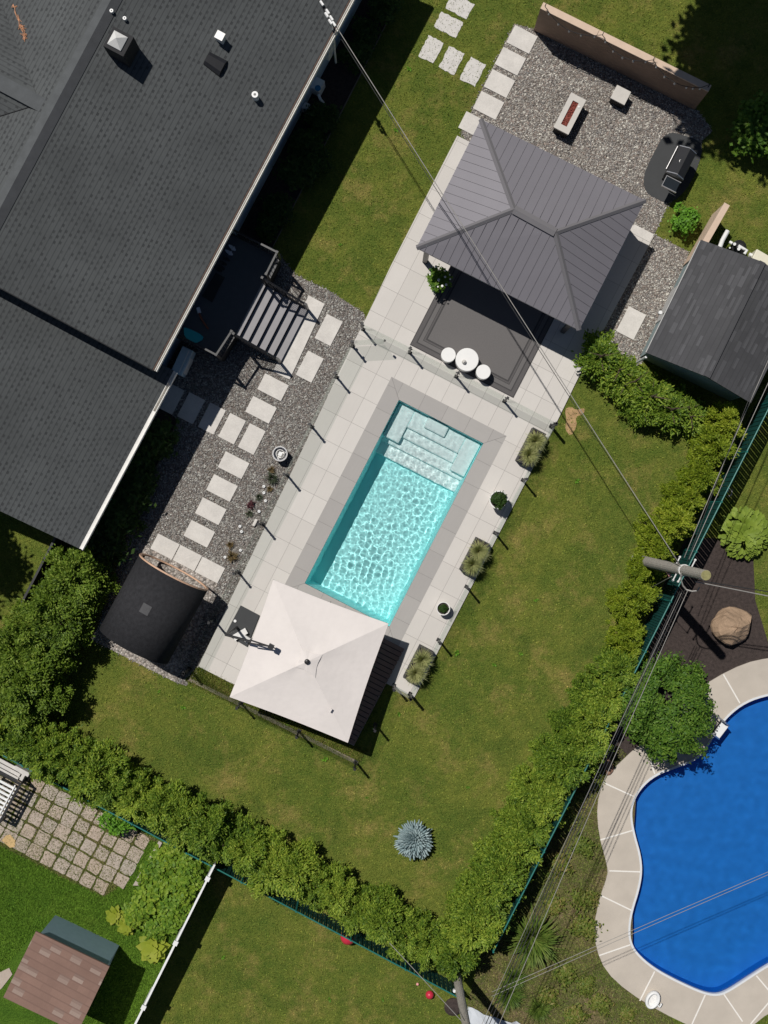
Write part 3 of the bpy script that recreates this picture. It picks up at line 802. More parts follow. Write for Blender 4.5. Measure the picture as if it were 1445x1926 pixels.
foot_n, foot_s = s_o + U * (run * 5 + .02) + V * hw, s_o + U * (run * 5 + .02) - V * hw
foot_n.z = .06; foot_s.z = .06
rail([s_o.xy.to_3d() + V * (hw + .03) + Z * DZ, foot_n + V * .03], dk)
rail([s_o.xy.to_3d() - V * (hw + .03) + Z * DZ, foot_s - V * .03], dk)
tag(MB().prism([P(581, 556), P(611, 572), P(545, 714), P(514, 699)], .0, .045).build('stair_slab', M['stone'], loc=P(562, 640)), 'long pale concrete slab at the foot of the deck stairs', 'paving slab')
# things lying on the deck
def onto(px_, py_, z): return P(px_, py_, z)
for k, (x, y, a_) in enumerate(((437, 466, -12), (431, 475, -6))):
    c = onto(x, y, DZ); pts = []
    for i in range(18):
        th = 2 * math.pi * i / 18; rr_ = .055 * (1 + .18 * math.cos(th)) ; pts.append(Vector((math.cos(th) * .15, math.sin(th) * rr_, 0)))
    rot = Matrix.Rotation(R(-28 + a_), 3, 'Z'); pts = [rot @ p + c for p in pts]
    f = thing('sandal', ['pale lilac slip-on sandal on the deck, nearer the railing', 'pale lilac slip-on sandal on the deck, nearer the door'][k], 'sandal', c, 'pale sandals on the deck')
    MB().prism(pts, DZ + .002, DZ + .03).build('sole', M['rubber_white'], f)
    st_ = MB(); e1 = rot @ Vector((1, 0, 0)); e2 = rot @ Vector((0, 1, 0)); o_ = c + e1 * .05
    st_.tube([o_ - e2 * .06 + Z * .03, o_ - e2 * .03 + Z * .07, o_ + e2 * .03 + Z * .07, o_ + e2 * .06 + Z * .03], .025, 6); st_.build('strap', M['rubber_white'], f)
for k, (x, y) in enumerate(((426, 487), (420, 495), (416, 503), (411, 507))):
    c = onto(x, y, DZ); rot = Matrix.Rotation(R(-30), 3, 'Z'); pts = []
    for i in range(16):
        th = 2 * math.pi * i / 16; pts.append(rot @ Vector((math.cos(th) * .14, math.sin(th) * .05 * (1 + .15 * math.cos(th)), 0)) + c)
    f = thing('shoe', 'black shoe in the row beside the pale sandals on the deck', 'shoe', c, 'black shoes on the deck')
    MB().prism(pts, DZ + .002, DZ + .035).build('sole', M['black_matte'], f)
    MB().prism([p * .9 + c * .1 for p in pts[4:13]], DZ + .036, DZ + .085).build('upper', M['black'], f)
dm = MB().prism([onto(406, 513, DZ), onto(423, 522, DZ), onto(399, 569, DZ), onto(380, 557, DZ)], DZ + .003, DZ + .02)
tag(dm.build('doormat', M['black_matte'], loc=onto(402, 540, DZ)), 'black rectangular doormat lying on the deck by the house wall', 'doormat')
br_ = thing('broom', 'reddish brown broom with a pale head lying on the shaded deck', 'broom', onto(380, 600, DZ))
MB().tube([onto(374, 588, DZ + .05), onto(381, 603, DZ + .04), onto(392, 619, DZ + .03)], [.03, .035, .03], 7).build('handle', M['rust'], br_)
MB().prism([onto(370, 580, DZ), onto(376, 578, DZ), onto(379, 588, DZ), onto(373, 590, DZ)], DZ + .004, DZ + .09).build('head', M['rubber_white'], br_)
tp = [onto(346, 616, DZ), onto(352, 617, DZ), onto(362, 621, DZ), onto(376, 628, DZ), onto(383, 634, DZ), onto(381, 640, DZ), onto(371, 645, DZ), onto(362, 644, DZ), onto(352, 638, DZ), onto(347, 630, DZ)]
tag(MB().prism(tp, DZ + .003, DZ + .06).build('kickboard', M['turquoise'], loc=onto(364, 632, DZ), bevel=.015), 'turquoise half round foam board lying at the corner of the deck', 'foam board')
# heat pump beside the deck
hpz = thing('heat_pump', 'pale blue-grey heat pump box standing on gravel beside the deck', 'heat pump', P(351, 684))
ho = P(350, 684); MB().box(ho, -.19, .19, -.46, .46, .1, .78, R(25)).build('casing', M['siding'], hpz, bevel=.02)
MB().box(ho, .192, .215, -.36, .2, .16, .72, R(25)).build('grille', M['galv'], hpz)
for v0_ in (-.4, .3): MB().box(ho, -.16, .16, v0_, v0_ + .1, .0, .099, R(25)).build('foot', M['black'], hpz)
MB().box(ho, .06, .09, -.4, .4, .782, .79, R(25)).build('top_seam', M['galv'], hpz)
hs = thing('garden_hose', 'black hose looping on the gravel behind the heat pump', 'hose', P(335, 675))
hl = [P(343 - 14 * math.sin(t) * 1.0, 676 - 18 * math.cos(t), .25 + .05 * math.sin(3 * t)) for t in np.linspace(-.4, 3.4, 18)]
MB().tube(hl, .022, 6).build('hose', M['black'], hs)
# ------------------------------------------------------------------ stepping stones
def stone(x, y, along_u, label, group, lw=(.9, .6), m='stone', h=.045, rot=0, rough=0):
    c = P(x, y); l, wd = lw; mb = MB()
    a, b = (l / 2, wd / 2) if along_u else (wd / 2, l / 2)
    ang = ANG + R(rot); uu, vv = UV(ang)
    if rough:
        rng = random.Random(int(x * 7 + y)); pts = []
        cs = [(-a, -b), (a, -b), (a, b), (-a, b)]
        for i in range(4):
            p, q = cs[i], cs[(i + 1) % 4]
            for k in range(7):
                f = k / 7; pts.append(c + uu * (p[0] + (q[0] - p[0]) * f + rng.uniform(-rough, rough)) + vv * (p[1] + (q[1] - p[1]) * f + rng.uniform(-rough, rough)))
        mb.prism(pts, 0, h)
    else: mb.box(c, -a, a, -b, b, 0, h, ang)
    o = mb.build('stepping_stone', M[m], loc=c, bevel=.008)
    return tag(o, label, 'stepping stone', group)
gw = 'stepping stones in the west gravel'
for (x, y, au, lab, lw) in [
    (618.5, 621, 0, 'pale stepping stone on gravel between the stair slab and the lawn corner', (.92, .6)),
    (583, 690, 0, 'pale stepping stone on gravel right of the stair slab, second from the stairs', (.92, .6)),
    (514, 728.7, 1, 'pale stepping stone just below the lower stair railing', (.9, .6)),
    (491.5, 771, 1, 'pale stepping stone second below the stairs, near the pair of stones', (.9, .6)),
    (437, 806.6, 0, 'pale upright stepping stone of the side by side pair, nearer the house', (.9, .6)),
    (474, 826, 0, 'pale upright stepping stone of the side by side pair, nearer the glass fence', (.9, .6)),
    (440, 875, 1, 'pale stepping stone left of the round steel bowl, first of four in a column', (.9, .6)),
    (418, 918, 1, 'pale stepping stone second of the column of four toward the barrel', (.9, .6)),
    (397, 961.6, 1, 'pale stepping stone third of the column of four toward the barrel', (.9, .6)),
    (375.5, 1004, 1, 'pale stepping stone last of the column, just above the joined slabs', (.9, .6)),
    (311, 1028, 1, 'joined slab in front of the barrel, the end one nearest the house', (.82, .58)),
    (353, 1049.5, 1, 'joined slab in front of the barrel, the middle one of three', (.82, .58)),
    (395.5, 1072, 1, 'joined slab in front of the barrel, the end one nearest the glass fence', (.86, .58)),
    (321, 750, 0, 'stepping stone wholly in shade against the lower roof gutter', (.92, .6)),
    (360, 768, 0, 'stepping stone in shade, middle of the three beside the house', (.92, .6)),
    (399, 787.5, 0, 'stepping stone half in shade with a sunlit corner beside the house', (.92, .6))]:
    stone(x, y, au, lab, gw, lw)
gn = 'stepping stones by the north gravel'
for (x, y, au, lab, lw, rt) in [
    (982, 75, 1, 'white stepping stone touching the foot of the wooden screen wall', (.86, .66), 0),
    (960, 116, 1, 'white stepping stone second from the wooden screen wall along the gravel', (.86, .66), 0),
    (939.5, 158, 1, 'white stepping stone third from the wooden screen wall along the gravel', (.86, .66), 0),
    (919, 199, 1, 'white stepping stone fourth from the wooden screen wall, above the pavilion corner', (.86, .66), 0),
    (891, 236, 1, 'white stepping stone tucked against the pavilion roof corner', (.86, .62), 0)]:
    stone(x, y, au, lab, gn, lw, 'stone', rot=rt)
gl = 'rough stepping stones in the lawn'
for (x, y, au, lab, lw, rt) in [
    (865, 12, 1, 'rough white stone set in the lawn, cut by the top edge of the photo', (.82, .58), 0),
    (844, 47, 1, 'rough white stone set in the lawn, second from the top edge', (.84, .58), 0),
    (811, 93.5, 0, 'rough white stone set in the lawn at the inner corner nearest the house', (.8, .58), 0),
    (850, 114, 0, 'rough white stone set in the lawn, middle of the row of three', (.82, .58), 0),
    (889.5, 135, 0, 'rough white stone set in the lawn beside the gravel stones', (.84, .58), 0)]:
    stone(x, y, au, lab, gl, lw, 'stone_rough', .02, rt, .022)
stone(1187, 608, 0, 'single white stepping stone in the gravel between pavilion and grey shed', None, (.95, .66), 'stone')
s_ = MB().box(P(1207, 439.5), -.37, .37, -.15, .15, .062, .075).build('stepping_stone', M['stone'], loc=P(1207, 439.5))
tag(s_, 'short white slab closing the end of the tiles beside the pavilion', 'paving slab')

# ------------------------------------------------------------------ glass pool fences
FH = 1.2
def fence_post(p, parent, h=FH, z0=.06):
    m = MB().box(p, -.028, .028, -.028, .028, z0, z0 + h)
    m.box(p, -.06, .06, -.06, .06, z0, z0 + .03); m.box(p, -.04, .04, -.04, .04, z0 + h, z0 + h + .02)
    for zz in (.25, .95):
        m.box(p, -.07, .07, -.02, .02, z0 + zz, z0 + zz + .05)
    return m.build('post', M['black'], parent)
def glass_panel(a, b, parent, h=FH, z0=.06, gap=.05, name='glass_panel'):
    d = (b - a).normalized(); s_ = Vector((-d.y, d.x, 0)) * .006; a = a + d * gap; b = b - d * gap
    return MB().prism([a - s_, b - s_, b + s_, a + s_], z0 + .05, z0 + h - .02).build(name, M['glass'], parent)
def glass_fence(label, pts, skip=()):
    ps = [P(*p) for p in pts]; f = thing('glass_fence', label, 'glass fence', ps[0], 'glass pool fences')
    for p in ps: fence_post(p, f)
    for i in range(len(ps) - 1):
        if i not in skip: glass_panel(ps[i], ps[i + 1], f)
    return f
glass_fence('glass fence with black posts along the gravel side of the pool patio', [(664, 652), (634, 710), (587.5, 803), (541, 894), (494, 985), (448.5, 1075.5), (403, 1165), (357, 1257)])
fn = glass_fence('glass fence with black posts between the pool and the outdoor rug', [(683, 620), (771, 664), (858, 709), (948, 755), (1036.5, 801)])
gate = thing('glass_gate', 'open glass gate leaf swung inward at the corner of the pool patio', 'gate', P(664, 652))
g0, g1 = P(666, 651), P(724, 648); glass_panel(g0, g1, gate, FH, .09, .03, 'glass_leaf')
MB().box(P(724, 649), -.03, .03, -.03, .03, .95, 1.1).build('latch', M['black'], gate)
MB().box(g0, -.02, .02, -.03, .03, .3, .4).box(g0, -.02, .02, -.03, .03, .95, 1.05).build('hinge', M['black'], gate)
glass_fence('glass fence with black posts along the planters and the wide lawn', [(1036.5, 803), (983, 903), (930.5, 1002), (877, 1103), (824.5, 1203), (771.5, 1304)])
glass_fence('glass fence with black posts round the white parasol corner', [(357, 1258), (454, 1321), (563, 1374), (669, 1432), (706, 1362), (741, 1288), (771, 1305)])

# planting bed edging
te = MB().prism([P(354, 1279), P(358, 1274), P(674, 1431), P(670, 1437)], 0, .06)
tag(te.build('edging_timber', M['timber'], loc=P(510, 1354)), 'weathered grey timber edging the narrow bed below the parasol', 'timber edging')
# brown board platform under the parasol
pl = thing('board_platform', 'brown board platform shaded by the white parasol', 'platform', P(655, 1290))
pa, pb, pc_, pd = P(761, 1219), P(666, 1401), P(545, 1339), P(640, 1157)
nb = 22; bd = MB()
for k in range(nb):
    f0, f1 = k / nb + .004, (k + 1) / nb - .004
    q = [pa.lerp(pb, f0), pa.lerp(pb, f1), pd.lerp(pc_, f1), pd.lerp(pc_, f0)]
    bd.prism(q, .09, .13)
bd.build('boards', M['board'], pl)
MB().prism([P(759, 1219.5), P(665.5, 1399), P(547, 1339), P(640, 1159)], .066, .085).build('joists', M['black_matte'], pl)

# ------------------------------------------------------------------ white cantilever parasol
pr = thing('parasol', 'large square white cantilever parasol beside the pool', 'parasol', P(455, 1185))
CZ = 2.12
cor = [P(514, 1090, CZ), P(731, 1173, CZ), P(654.5, 1397, CZ), P(432, 1311, CZ)]
ap_ = P(578, 1244, CZ + .48)
cv_ = MB(); NS = 8
def sag(a, b, c_, i):
    rows = []
    for r_ in range(NS + 1):
        f = r_ / NS; row = []
        for k in range(NS + 1):
            g = k / NS; e = a.lerp(b, g); p = c_.lerp(e, f)
            d = math.sin(math.pi * g) * f
            p = p + (c_ - e) * .018 * d * f - Z * .045 * math.sin(math.pi * f) * math.sin(math.pi * g)
            # slack creases near the crown
            p = p + Z * .012 * math.sin(9 * g + i * 2) * math.exp(-((f - .2) / .12) ** 2)
            row.append(p)
        rows.append(row)
    return rows
for i in range(4):
    rows = sag(cor[i], cor[(i + 1) % 4], ap_, i); vs = [p for r_ in rows for p in r_]; fs = []
    for r_ in range(NS):
        for k in range(NS):
            a_ = r_ * (NS + 1) + k; fs.append([a_, a_ + NS + 1, a_ + NS + 2, a_ + 1])
    cv_.add(vs, fs)
can = cv_.build('canopy', M['canvas'], pr, smooth=False)
for p in can.data.polygons: p.use_smooth = True
va = ap_ + Z * .02; vt = MB()
vc = [ap_.lerp(c_, .15) + Z * .018 for c_ in (cor[0], cor[1], cor[2], cor[3])]
vc = [vc[0], vc[1] + (cor[1] - ap_) * .04, vc[2] + (cor[2] - ap_) * .05, vc[3]]
ring = []
for i in range(4):
    for k in range(5):
        f = k / 5; p = vc[i].lerp(vc[(i + 1) % 4], f); p = p.lerp(va, .16 * math.sin(math.pi * f)) + Z * (.008 * math.sin(i * 5 + k * 2.3)); ring.append(p)
nr = len(ring); vt.add(ring + [ap_ + Z * .05] + [p - Z * .012 for p in ring], [[i, (i + 1) % nr, nr] for i in range(nr)] + [[i, nr + 1 + i, nr + 1 + (i + 1) % nr, (i + 1) % nr] for i in range(nr)])
MB.build(vt, 'vent_flap', M['canvas'], pr)
hm = MB()
for i in range(4):
    a_, b_ = cor[i], cor[(i + 1) % 4]
    pts = [a_.lerp(b_, k / 12) + (ap_ - a_.lerp(b_, k / 12)) * .018 * math.sin(math.pi * k / 12) for k in range(13)]
    for k in range(12): hm.add([pts[k] + Z * .004, pts[k + 1] + Z * .004, pts[k + 1] - Z * .07, pts[k] - Z * .07], [[0, 1, 2, 3]])
hm.build('hem', M['canvas'], pr)
MB().lathe(ap_ + Z * .06, [(.085, 0), (.085, .04), (.06, .07), (.03, .08)], 14).build('finial', M['black'], pr)
ribs = MB()
for c_ in cor: ribs.tube([ap_ - Z * .08, c_ - Z * .03], .014, 5)
for i in range(4): ribs.tube([ap_ - Z * .1, (cor[i] + cor[(i + 1) % 4]) / 2 - Z * .05], .012, 5)
ribs.build('rib', M['black'], pr)
tk = P(622, 1336, CZ + .31)
MB().obox(tk, Vector((.03, .05, 0)), Vector((-.025, .015, 0)), Z * .02).build('tie_strap', M['canvas'], pr)
# mast, arm and base
mb_ = P(446, 1180, .1); mt_ = P(425, 1194, 2.62)
MB().tube([mb_, mt_], .045, 8).build('mast', M['black'], pr)
j1 = P(470, 1206, 2.72); j2 = P(508, 1216, 2.78)
arm = MB().tube([mt_, j1], .04, 6)
arm.tube([j1 + Vector((0, .04, 0)), j2], .026, 6); arm.tube([j1 - Vector((-.02, .07, .05)), j2 - Z * .02], .024, 6); arm.build('arm', M['black'], pr)
MB().obox(P(510, 1216.5, 2.78), U * .085 * 1, V * .085, Z * .06).build('bracket', M['black'], pr)
MB().tube([j2 - Z * .05, ap_.lerp(j2, .85) - Z * .05], .02, 6).build('hanger', M['black'], pr)
MB().prism([P(453.5, 1138), P(489.5, 1157), P(466, 1216.5), P(425, 1192)], .066, .12).build('base_plate', M['mat_grey'], pr, bevel=.02)
MB().obox(P(452, 1193, .2), Vector((.22, .13, .03)), Vector((-.05, .09, 0)), Z * .05).obox(P(461, 1200, .22), Vector((.15, -.1, 0)), Vector((.05, .08, .02)), Z * .06).build('mast_socket', M['galv'], pr)
MB().lathe(P(442.5, 1168, .122), [(.05, 0), (.05, .03), (.035, .035)], 12).build('filler_cap', M['white'], pr)

# ------------------------------------------------------------------ pavilion (hard-top gazebo)
gz_ = thing('pavilion', 'dark grey metal hip roof pavilion over the patio', 'gazebo', P(990, 440))
GZ, GP = 2.42, 3.42
c4 = [P(905, 224, GZ), P(1214, 377, GZ), P(1089.5, 621, GZ), P(783.5, 466, GZ)]
gp = [P(967, 394, GP), P(1045, 437, GP)]
def slope(name, pts, mt_name):
    """standing-seam slope: eave a->b, ridge side c(->d); seams run up the fall line"""
    m = MB(); a, b = pts[0], pts[1]; top = pts[2:]
    nn = (b - a).cross(top[0] - a).normalized()
    if nn.z < 0: nn = -nn
    m.add([p for p in pts], [list(range(len(pts)))] if ((b - a).cross(top[0] - a)).z > 0 else [list(range(len(pts)))[::-1]])
    e = (b - a); L_ = e.length; t_ = e.normalized(); up = nn.cross(t_).normalized()
    if up.z < 0: up = -up
    # limits of the slope at a station along the eave
    poly = [((p - a).dot(t_), (p - a).dot(up)) for p in pts]
    def height(s):
        hs = []
        for i in range(len(poly)):
            (x1, y1), (x2, y2) = poly[i], poly[(i + 1) % len(poly)]
            if abs(x2 - x1) > 1e-6 and min(x1, x2) <= s <= max(x1, x2): hs.append(y1 + (y2 - y1) * (s - x1) / (x2 - x1))
        return max(hs) if hs else 0
    ns_ = int(L_ / .27)
    for k in range(1, ns_):
        s = L_ * k / ns_; hh_ = height(s) - .06
        if hh_ < .08: continue
        base = a + t_ * s
        m.obox(base + up * (hh_ / 2 + .0) + nn * .007, t_ * .006, up * (hh_ / 2), nn * .011)
    # fascia lip
    m.add([a, b, b - Z * .09, a - Z * .09], [[0, 1, 2, 3]])
    return m.build(name, M[mt_name], gz_)
slope('roof_panel', [c4[1], c4[0], gp[0], gp[1]], 'gaz')
slope('roof_panel', [c4[3], c4[2], gp[1], gp[0]], 'gaz')
slope('roof_panel', [c4[0], c4[3], gp[0]], 'gaz')
slope('roof_panel', [c4[2], c4[1], gp[1]], 'gaz')
def capstrip(a, b, wd, name='ridge_cap'):
    d = (b - a).normalized(); s_ = d.cross(Z).normalized(); m = MB(); up_ = s_.cross(d).normalized()
    if up_.z < 0: up_ = -up_
    q = [a - s_ * wd - up_ * .028, a + up_ * .035, a + s_ * wd - up_ * .028]; r_ = [b - s_ * wd - up_ * .028, b + up_ * .035, b + s_ * wd - up_ * .028]
    m.hexa([q[0] - up_ * .02, q[1] - up_ * .02, r_[1] - up_ * .02, r_[0] - up_ * .02], [q[0], q[1], r_[1], r_[0]])
    m.hexa([q[1] - up_ * .02, q[2] - up_ * .02, r_[2] - up_ * .02, r_[1] - up_ * .02], [q[1], q[2], r_[2], r_[1]])
    return m.build(name, M['gaz_cap'], gz_)
up1 = Z * .02
for c_, g_ in ((c4[0], gp[0]), (c4[3], gp[0]), (c4[1], gp[1]), (c4[2], gp[1])): capstrip(c_ + up1, g_ + up1, .085)
capstrip(gp[0] + up1 * 2, gp[1] + up1 * 2, .14)
ctr = sum(c4, Vector()) / 4
pc4 = [ctr.lerp(c_, .90) for c_ in c4]
for p in pc4: MB().box(p, -.075, .075, -.075, .075, .06, GZ - .1).build('post', M['black'], gz_)
for i in range(4):
    a, b = pc4[i], pc4[(i + 1) % 4]; d = (b - a).normalized(); s_ = Vector((-d.y, d.x, 0)) * .06
    MB().prism([a - s_ + d * .08, b - s_ - d * .08, b + s_ - d * .08, a + s_ + d * .08], GZ - .32, GZ - .12).build('beam', M['black'], gz_)

# outdoor rug with banded border
rg = thing('outdoor_rug', 'dark grey outdoor rug with banded border under the pavilion edge', 'rug', P(900, 640))
r0 = P(771, 649); r1 = P(965.5, 749); ru = (r1 - r0).normalized(); rv = Vector((-ru.y, ru.x, 0)); rw = (r1 - r0).length; rl = 4.5
def rr(i0): return [r0 + ru * i0 + rv * i0, r0 + ru * (rw - i0) + rv * i0, r0 + ru * (rw - i0) + rv * (rl - i0), r0 + ru * i0 + rv * (rl - i0)]
MB().prism(rr(0), .062, .070).build('base', M['rug_dark'], rg)
bands = [(.03, .16, 'rug_mid'), (.2, .33, 'rug'), (.35, .40, 'rug_mid'), (.45, None, 'rug')]
for a_, b_, mm in bands:
    if b_ is None: MB().prism(rr(a_), .071, .075).build('field', M[mm], rg)
    else:
        o_, i_ = rr(a_), rr(b_)
        mb__ = MB()
        for k in range(4): mb__.prism([o_[k], o_[(k + 1) % 4], i_[(k + 1) % 4], i_[k]], .071, .074)
        mb__.build('border_band', M[mm], rg)

# white drum table and two drum stools
def drum(name, label, cat, x, y, r_, h, group=None):
    c = P(x, y, h); c.z = .076; t_ = thing(name, label, cat, c, group)
    MB().lathe(c, [(r_ * .82, 0), (r_ * .97, h * .12), (r_, h * .5), (r_ * .97, h * .85), (r_ * .93, h * .97)], 32).build('body', M['ceramic'], t_, smooth=True)
    MB().lathe(c + Z * h * .972, [(r_ * .985, 0), (r_, .01), (r_, .025), (r_ * .97, .034)], 32).build('top', M['ceramic'], t_)
    return t_
drum('drum_table', 'round white drum table between two stools on the rug', 'table', 878.5, 677, .385, .5)
drum('drum_stool', 'round white drum stool left of the white table on the rug', 'stool', 843.5, 668, .245, .44, 'white drum stools')
drum('drum_stool', 'round white drum stool right of the white table by the glass fence', 'stool', 909, 700, .245, .44, 'white drum stools')
tz = .076 + .5 * .972 + .034
vs_ = thing('table_lantern', 'small pale grey pear shaped lantern on the white drum table', 'lantern', Vector((*P(873, 681, tz).xy, tz)))
MB().lathe(ORG[vs_.name], [(.05, 0), (.075, .03), (.07, .08), (.04, .13)], 14).build('body', M['conc_light'], vs_, smooth=True)
MB().lathe(ORG[vs_.name] + Z * .131, [(.02, 0), (.02, .04), (.008, .05)], 10).build('cap', M['galv'], vs_)

# gas fire table
ft = thing('fire_table', 'low rectangular fire table with red lava rock on the gravel', 'fire table', P(1072, 215))
fo = P(1072, 213.5, .55); fl_, fw_ = 1.30, .56
tz = .55
fr = MB()
for a_ in ((-fw_ / 2, fw_ / 2, -fl_ / 2, -fl_ * .34), (-fw_ / 2, fw_ / 2, fl_ * .34, fl_ / 2), (-fw_ / 2, -fw_ * .19, -fl_ * .34, fl_ * .34), (fw_ * .19, fw_ / 2, -fl_ * .34, fl_ * .34)):
    fr.box(fo, *a_, tz - .08, tz)
fr.build('top', M['conc_light'], ft)
MB().box(fo, -fw_ / 2 + .03, fw_ / 2 - .03, -fl_ / 2 + .03, fl_ / 2 - .03, .012, tz - .085).build('base', M['black_matte'], ft)
lv = MB(); rng = random.Random(2)
for k in range(120):
    c = fo + U * rng.uniform(-.1, .1) + V * rng.uniform(-.42, .42); rr_ = rng.uniform(.018, .035)
    lv.lathe(Vector((c.x, c.y, tz - .07)), [(rr_ * .6, 0), (rr_, rr_ * .8), (rr_ * .5, rr_ * 1.7)], 5)
lv.box(fo, -.105, .105, -.435, .435, tz - .084, tz - .05)
lv.build('lava_rock', M['lava'], ft)
tag(MB().box(fo, .14, .2, .3, .36, tz + .001, tz + .02).build('knob', M['galv'], ft))
cb = thing('side_table', 'pale cube side table with dark sides on the gravel near the wall', 'side table', P(1168, 190))
co = P(1168, 178.5, .46)
MB().box(co, -.265, .265, -.25, .25, .40, .46).build('top', M['conc_light'], cb, bevel=.01)
MB().box(co, -.245, .245, -.23, .23, .012, .399).build('body', M['black_matte'], cb)

# grill and its mat
mp = [(1246, 258), (1258, 251), (1272, 250), (1319, 266), (1321, 290), (1300, 345), (1277, 372), (1257, 383), (1247, 380), (1219, 366), (1211, 352), (1211, 328), (1222, 303), (1235, 278)]
tag(MB().prism(chaikin([P(*p) for p in mp], 1), .016, .026).build('grill_mat', M['mat_grey'], loc=P(1262, 318)), 'dark grey rounded mat under the black grill', 'mat')
gr = thing('grill', 'black barbecue grill with closed lid and side shelf on its mat', 'barbecue', P(1270, 325))
go = P(1284, 304, 1.1)
gang = R(27)
GW, GL = .60, .98
MB().box(go, -GW / 2, GW / 2, -GL / 2, GL / 2, .45, .85, gang).build('firebox', M['black'], gr)
lidm = MB(); gu_, gv_ = UV(gang); secs = [(-.31, .86), (-.3, .98), (-.02, 1.17), (.04, 1.17), (.29, 1.0), (.31, .86)]
lo = [Vector((go.x, go.y, 0)) + gu_ * a_ - gv_ * (GL / 2 - .03) + Z * z_ for a_, z_ in secs]; hi = [p + gv_ * (GL - .06) for p in lo]
lidm.hexa(lo, hi); lidm.build('lid', M['black'], gr)
for s0 in (-GL / 2, GL / 2 - .03):
    e_ = MB(); lo = [Vector((go.x, go.y, 0)) + gu_ * a_ * 1.04 + gv_ * s0 + Z * (z_ + .012) for a_, z_ in secs]; e_.hexa(lo, [p + gv_ * .03 for p in lo]); e_.build('lid_end', M['steel'], gr)
MB().tube([Vector((go.x, go.y, 1.0)) - gu_ * .36 - gv_ * .42, Vector((go.x, go.y, 1.0)) - gu_ * .36 + gv_ * .42], .018, 8).build('handle', M['steel'], gr)
gc_ = P(1281, 303, 1.12)
MB().lathe(gc_ - gu_ * .0, [(.06, -.02), (.06, .01), (.045, .012), (.045, -.005)], 12).build('thermometer', M['steel'], gr)
so_ = P(1263, 346, .9)
MB().box(so_, -.24, .24, -.17, .17, .84, .88, gang).build('side_shelf', M['darkglass'], gr)
sh = MB()
for a_ in ((-.27, .27, .17, .195), (-.27, .27, -.195, -.17), (-.27, -.245, -.17, .17)): sh.box(so_, *a_, .83, .905, gang)
sh.build('shelf_rim', M['steel'], gr)
for a_ in ((-.26, -.2, -.45, -.39), (.2, .26, -.45, -.39), (-.26, -.2, .39, .45), (.2, .26, .39, .45)):
    MB().box(go, *a_, .026, .449, gang).build('leg', M['black'], gr)

# ------------------------------------------------------------------ wooden screen wall with string lights
sw = thing('screen_wall', 'long brown wooden screen wall along the top of the gravel', 'wooden wall', P(1155, 132))
wa, wb_ = P(1003.5, 58), P(1305.5, 207.5); wd_ = (wb_ - wa).normalized(); wn = Vector((-wd_.y, wd_.x, 0)); WH = 1.82
if wn.y < 0: wn = -wn
pk = MB()
for k in range(12):
    z0 = .05 + k * .148
    pk.prism([wa, wb_, wb_ + wn * .03, wa + wn * .03], z0, z0 + .14)
pk.build('planking', M['plank'], sw)
bk = MB()
for k in range(12):
    z0 = .05 + k * .148
    bk.prism([wa + wn * .12, wb_ + wn * .12, wb_ + wn * .15, wa + wn * .15], z0, z0 + .14)
bk.build('planking', M['plank'], sw)
nP = 4
for k in range(nP):
    c = wa.lerp(wb_, .012 + .976 * k / (nP - 1)) + wn * .075
    MB().obox(c + Z * WH / 2, wd_ * .045, wn * .042, Z * WH / 2).build('post', M['plank'], sw)
for k in range(3):
    a, b = wa.lerp(wb_, k / 3), wa.lerp(wb_, (k + 1) / 3)
    MB().prism([a - wn * .035 + wd_ * .006, b - wn * .035 - wd_ * .006, b + wn * .19 - wd_ * .006, a + wn * .19 + wd_ * .006], WH + .002, WH + .045).build('cap_board', M['plank_light'], sw)
sl = thing('string_lights', 'string of frosted bulbs draped along the wooden screen wall', 'string lights', P(1155, 132))
hooks = [wa.lerp(wb_, f) + wn * .08 + Z * (WH + .3) for f in (.02, .36, .66, .985)]
cab = []
for i in range(3):
    for k in range(10):
        f = k / 10; p = hooks[i].lerp(hooks[i + 1], f) - wn * (.16 * 4 * f * (1 - f) + .06) - Z * (.42 * 4 * f * (1 - f) + .1); cab.append(p)
cab.append(hooks[3])
MB().tube(cab, .011, 5).build('cable', M['wire_black'], sl)
for h_ in hooks: MB().tube([h_ - Z * .26, h_, h_ - wn * .1], .012, 5).build('hook', M['black'], sl)
for k in list(range(1, 30, 2)) + [28]:
    p = cab[k]; MB().lathe(p - Z * .15, [(.012, .13), (.02, .11), (.034, .06), (.036, .035), (.018, .003)], 10).build('bulb', M['bulb'], sl, smooth=True)
# second screen by the shed
s2 = thing('screen_wall', 'short brown wooden screen behind the grey shed', 'wooden wall', P(1320, 440))
qa, qb = P(1339, 404), P(1284, 500); qd = (qb - qa).normalized(); qn = Vector((-qd.y, qd.x, 0))
if qn.x < 0: qn = -qn
pk = MB()
for k in range(10):
    z0 = .03 + k * .148; pk.prism([qa, qb, qb + qn * .03, qa + qn * .03], z0, z0 + .14)
pk.build('planking', M['plank_light'], s2)
pk = MB()
for k in range(10):
    z0 = .03 + k * .148; pk.prism([qa + qn * .13, qb + qn * .13, qb + qn * .16, qa + qn * .16], z0, z0 + .14)
pk.build('planking', M['plank_light'], s2)
MB().prism([qa - qn * .02, qb - qn * .02, qb + qn * .18, qa + qn * .18], 1.52, 1.56).build('cap_board', M['plank_light'], s2)
for f in (.04, .5, .96): MB().obox(qa.lerp(qb, f) + qn * .08 + Z * .755, qd * .04, qn * .045, Z * .75).build('post', M['plank'], s2)

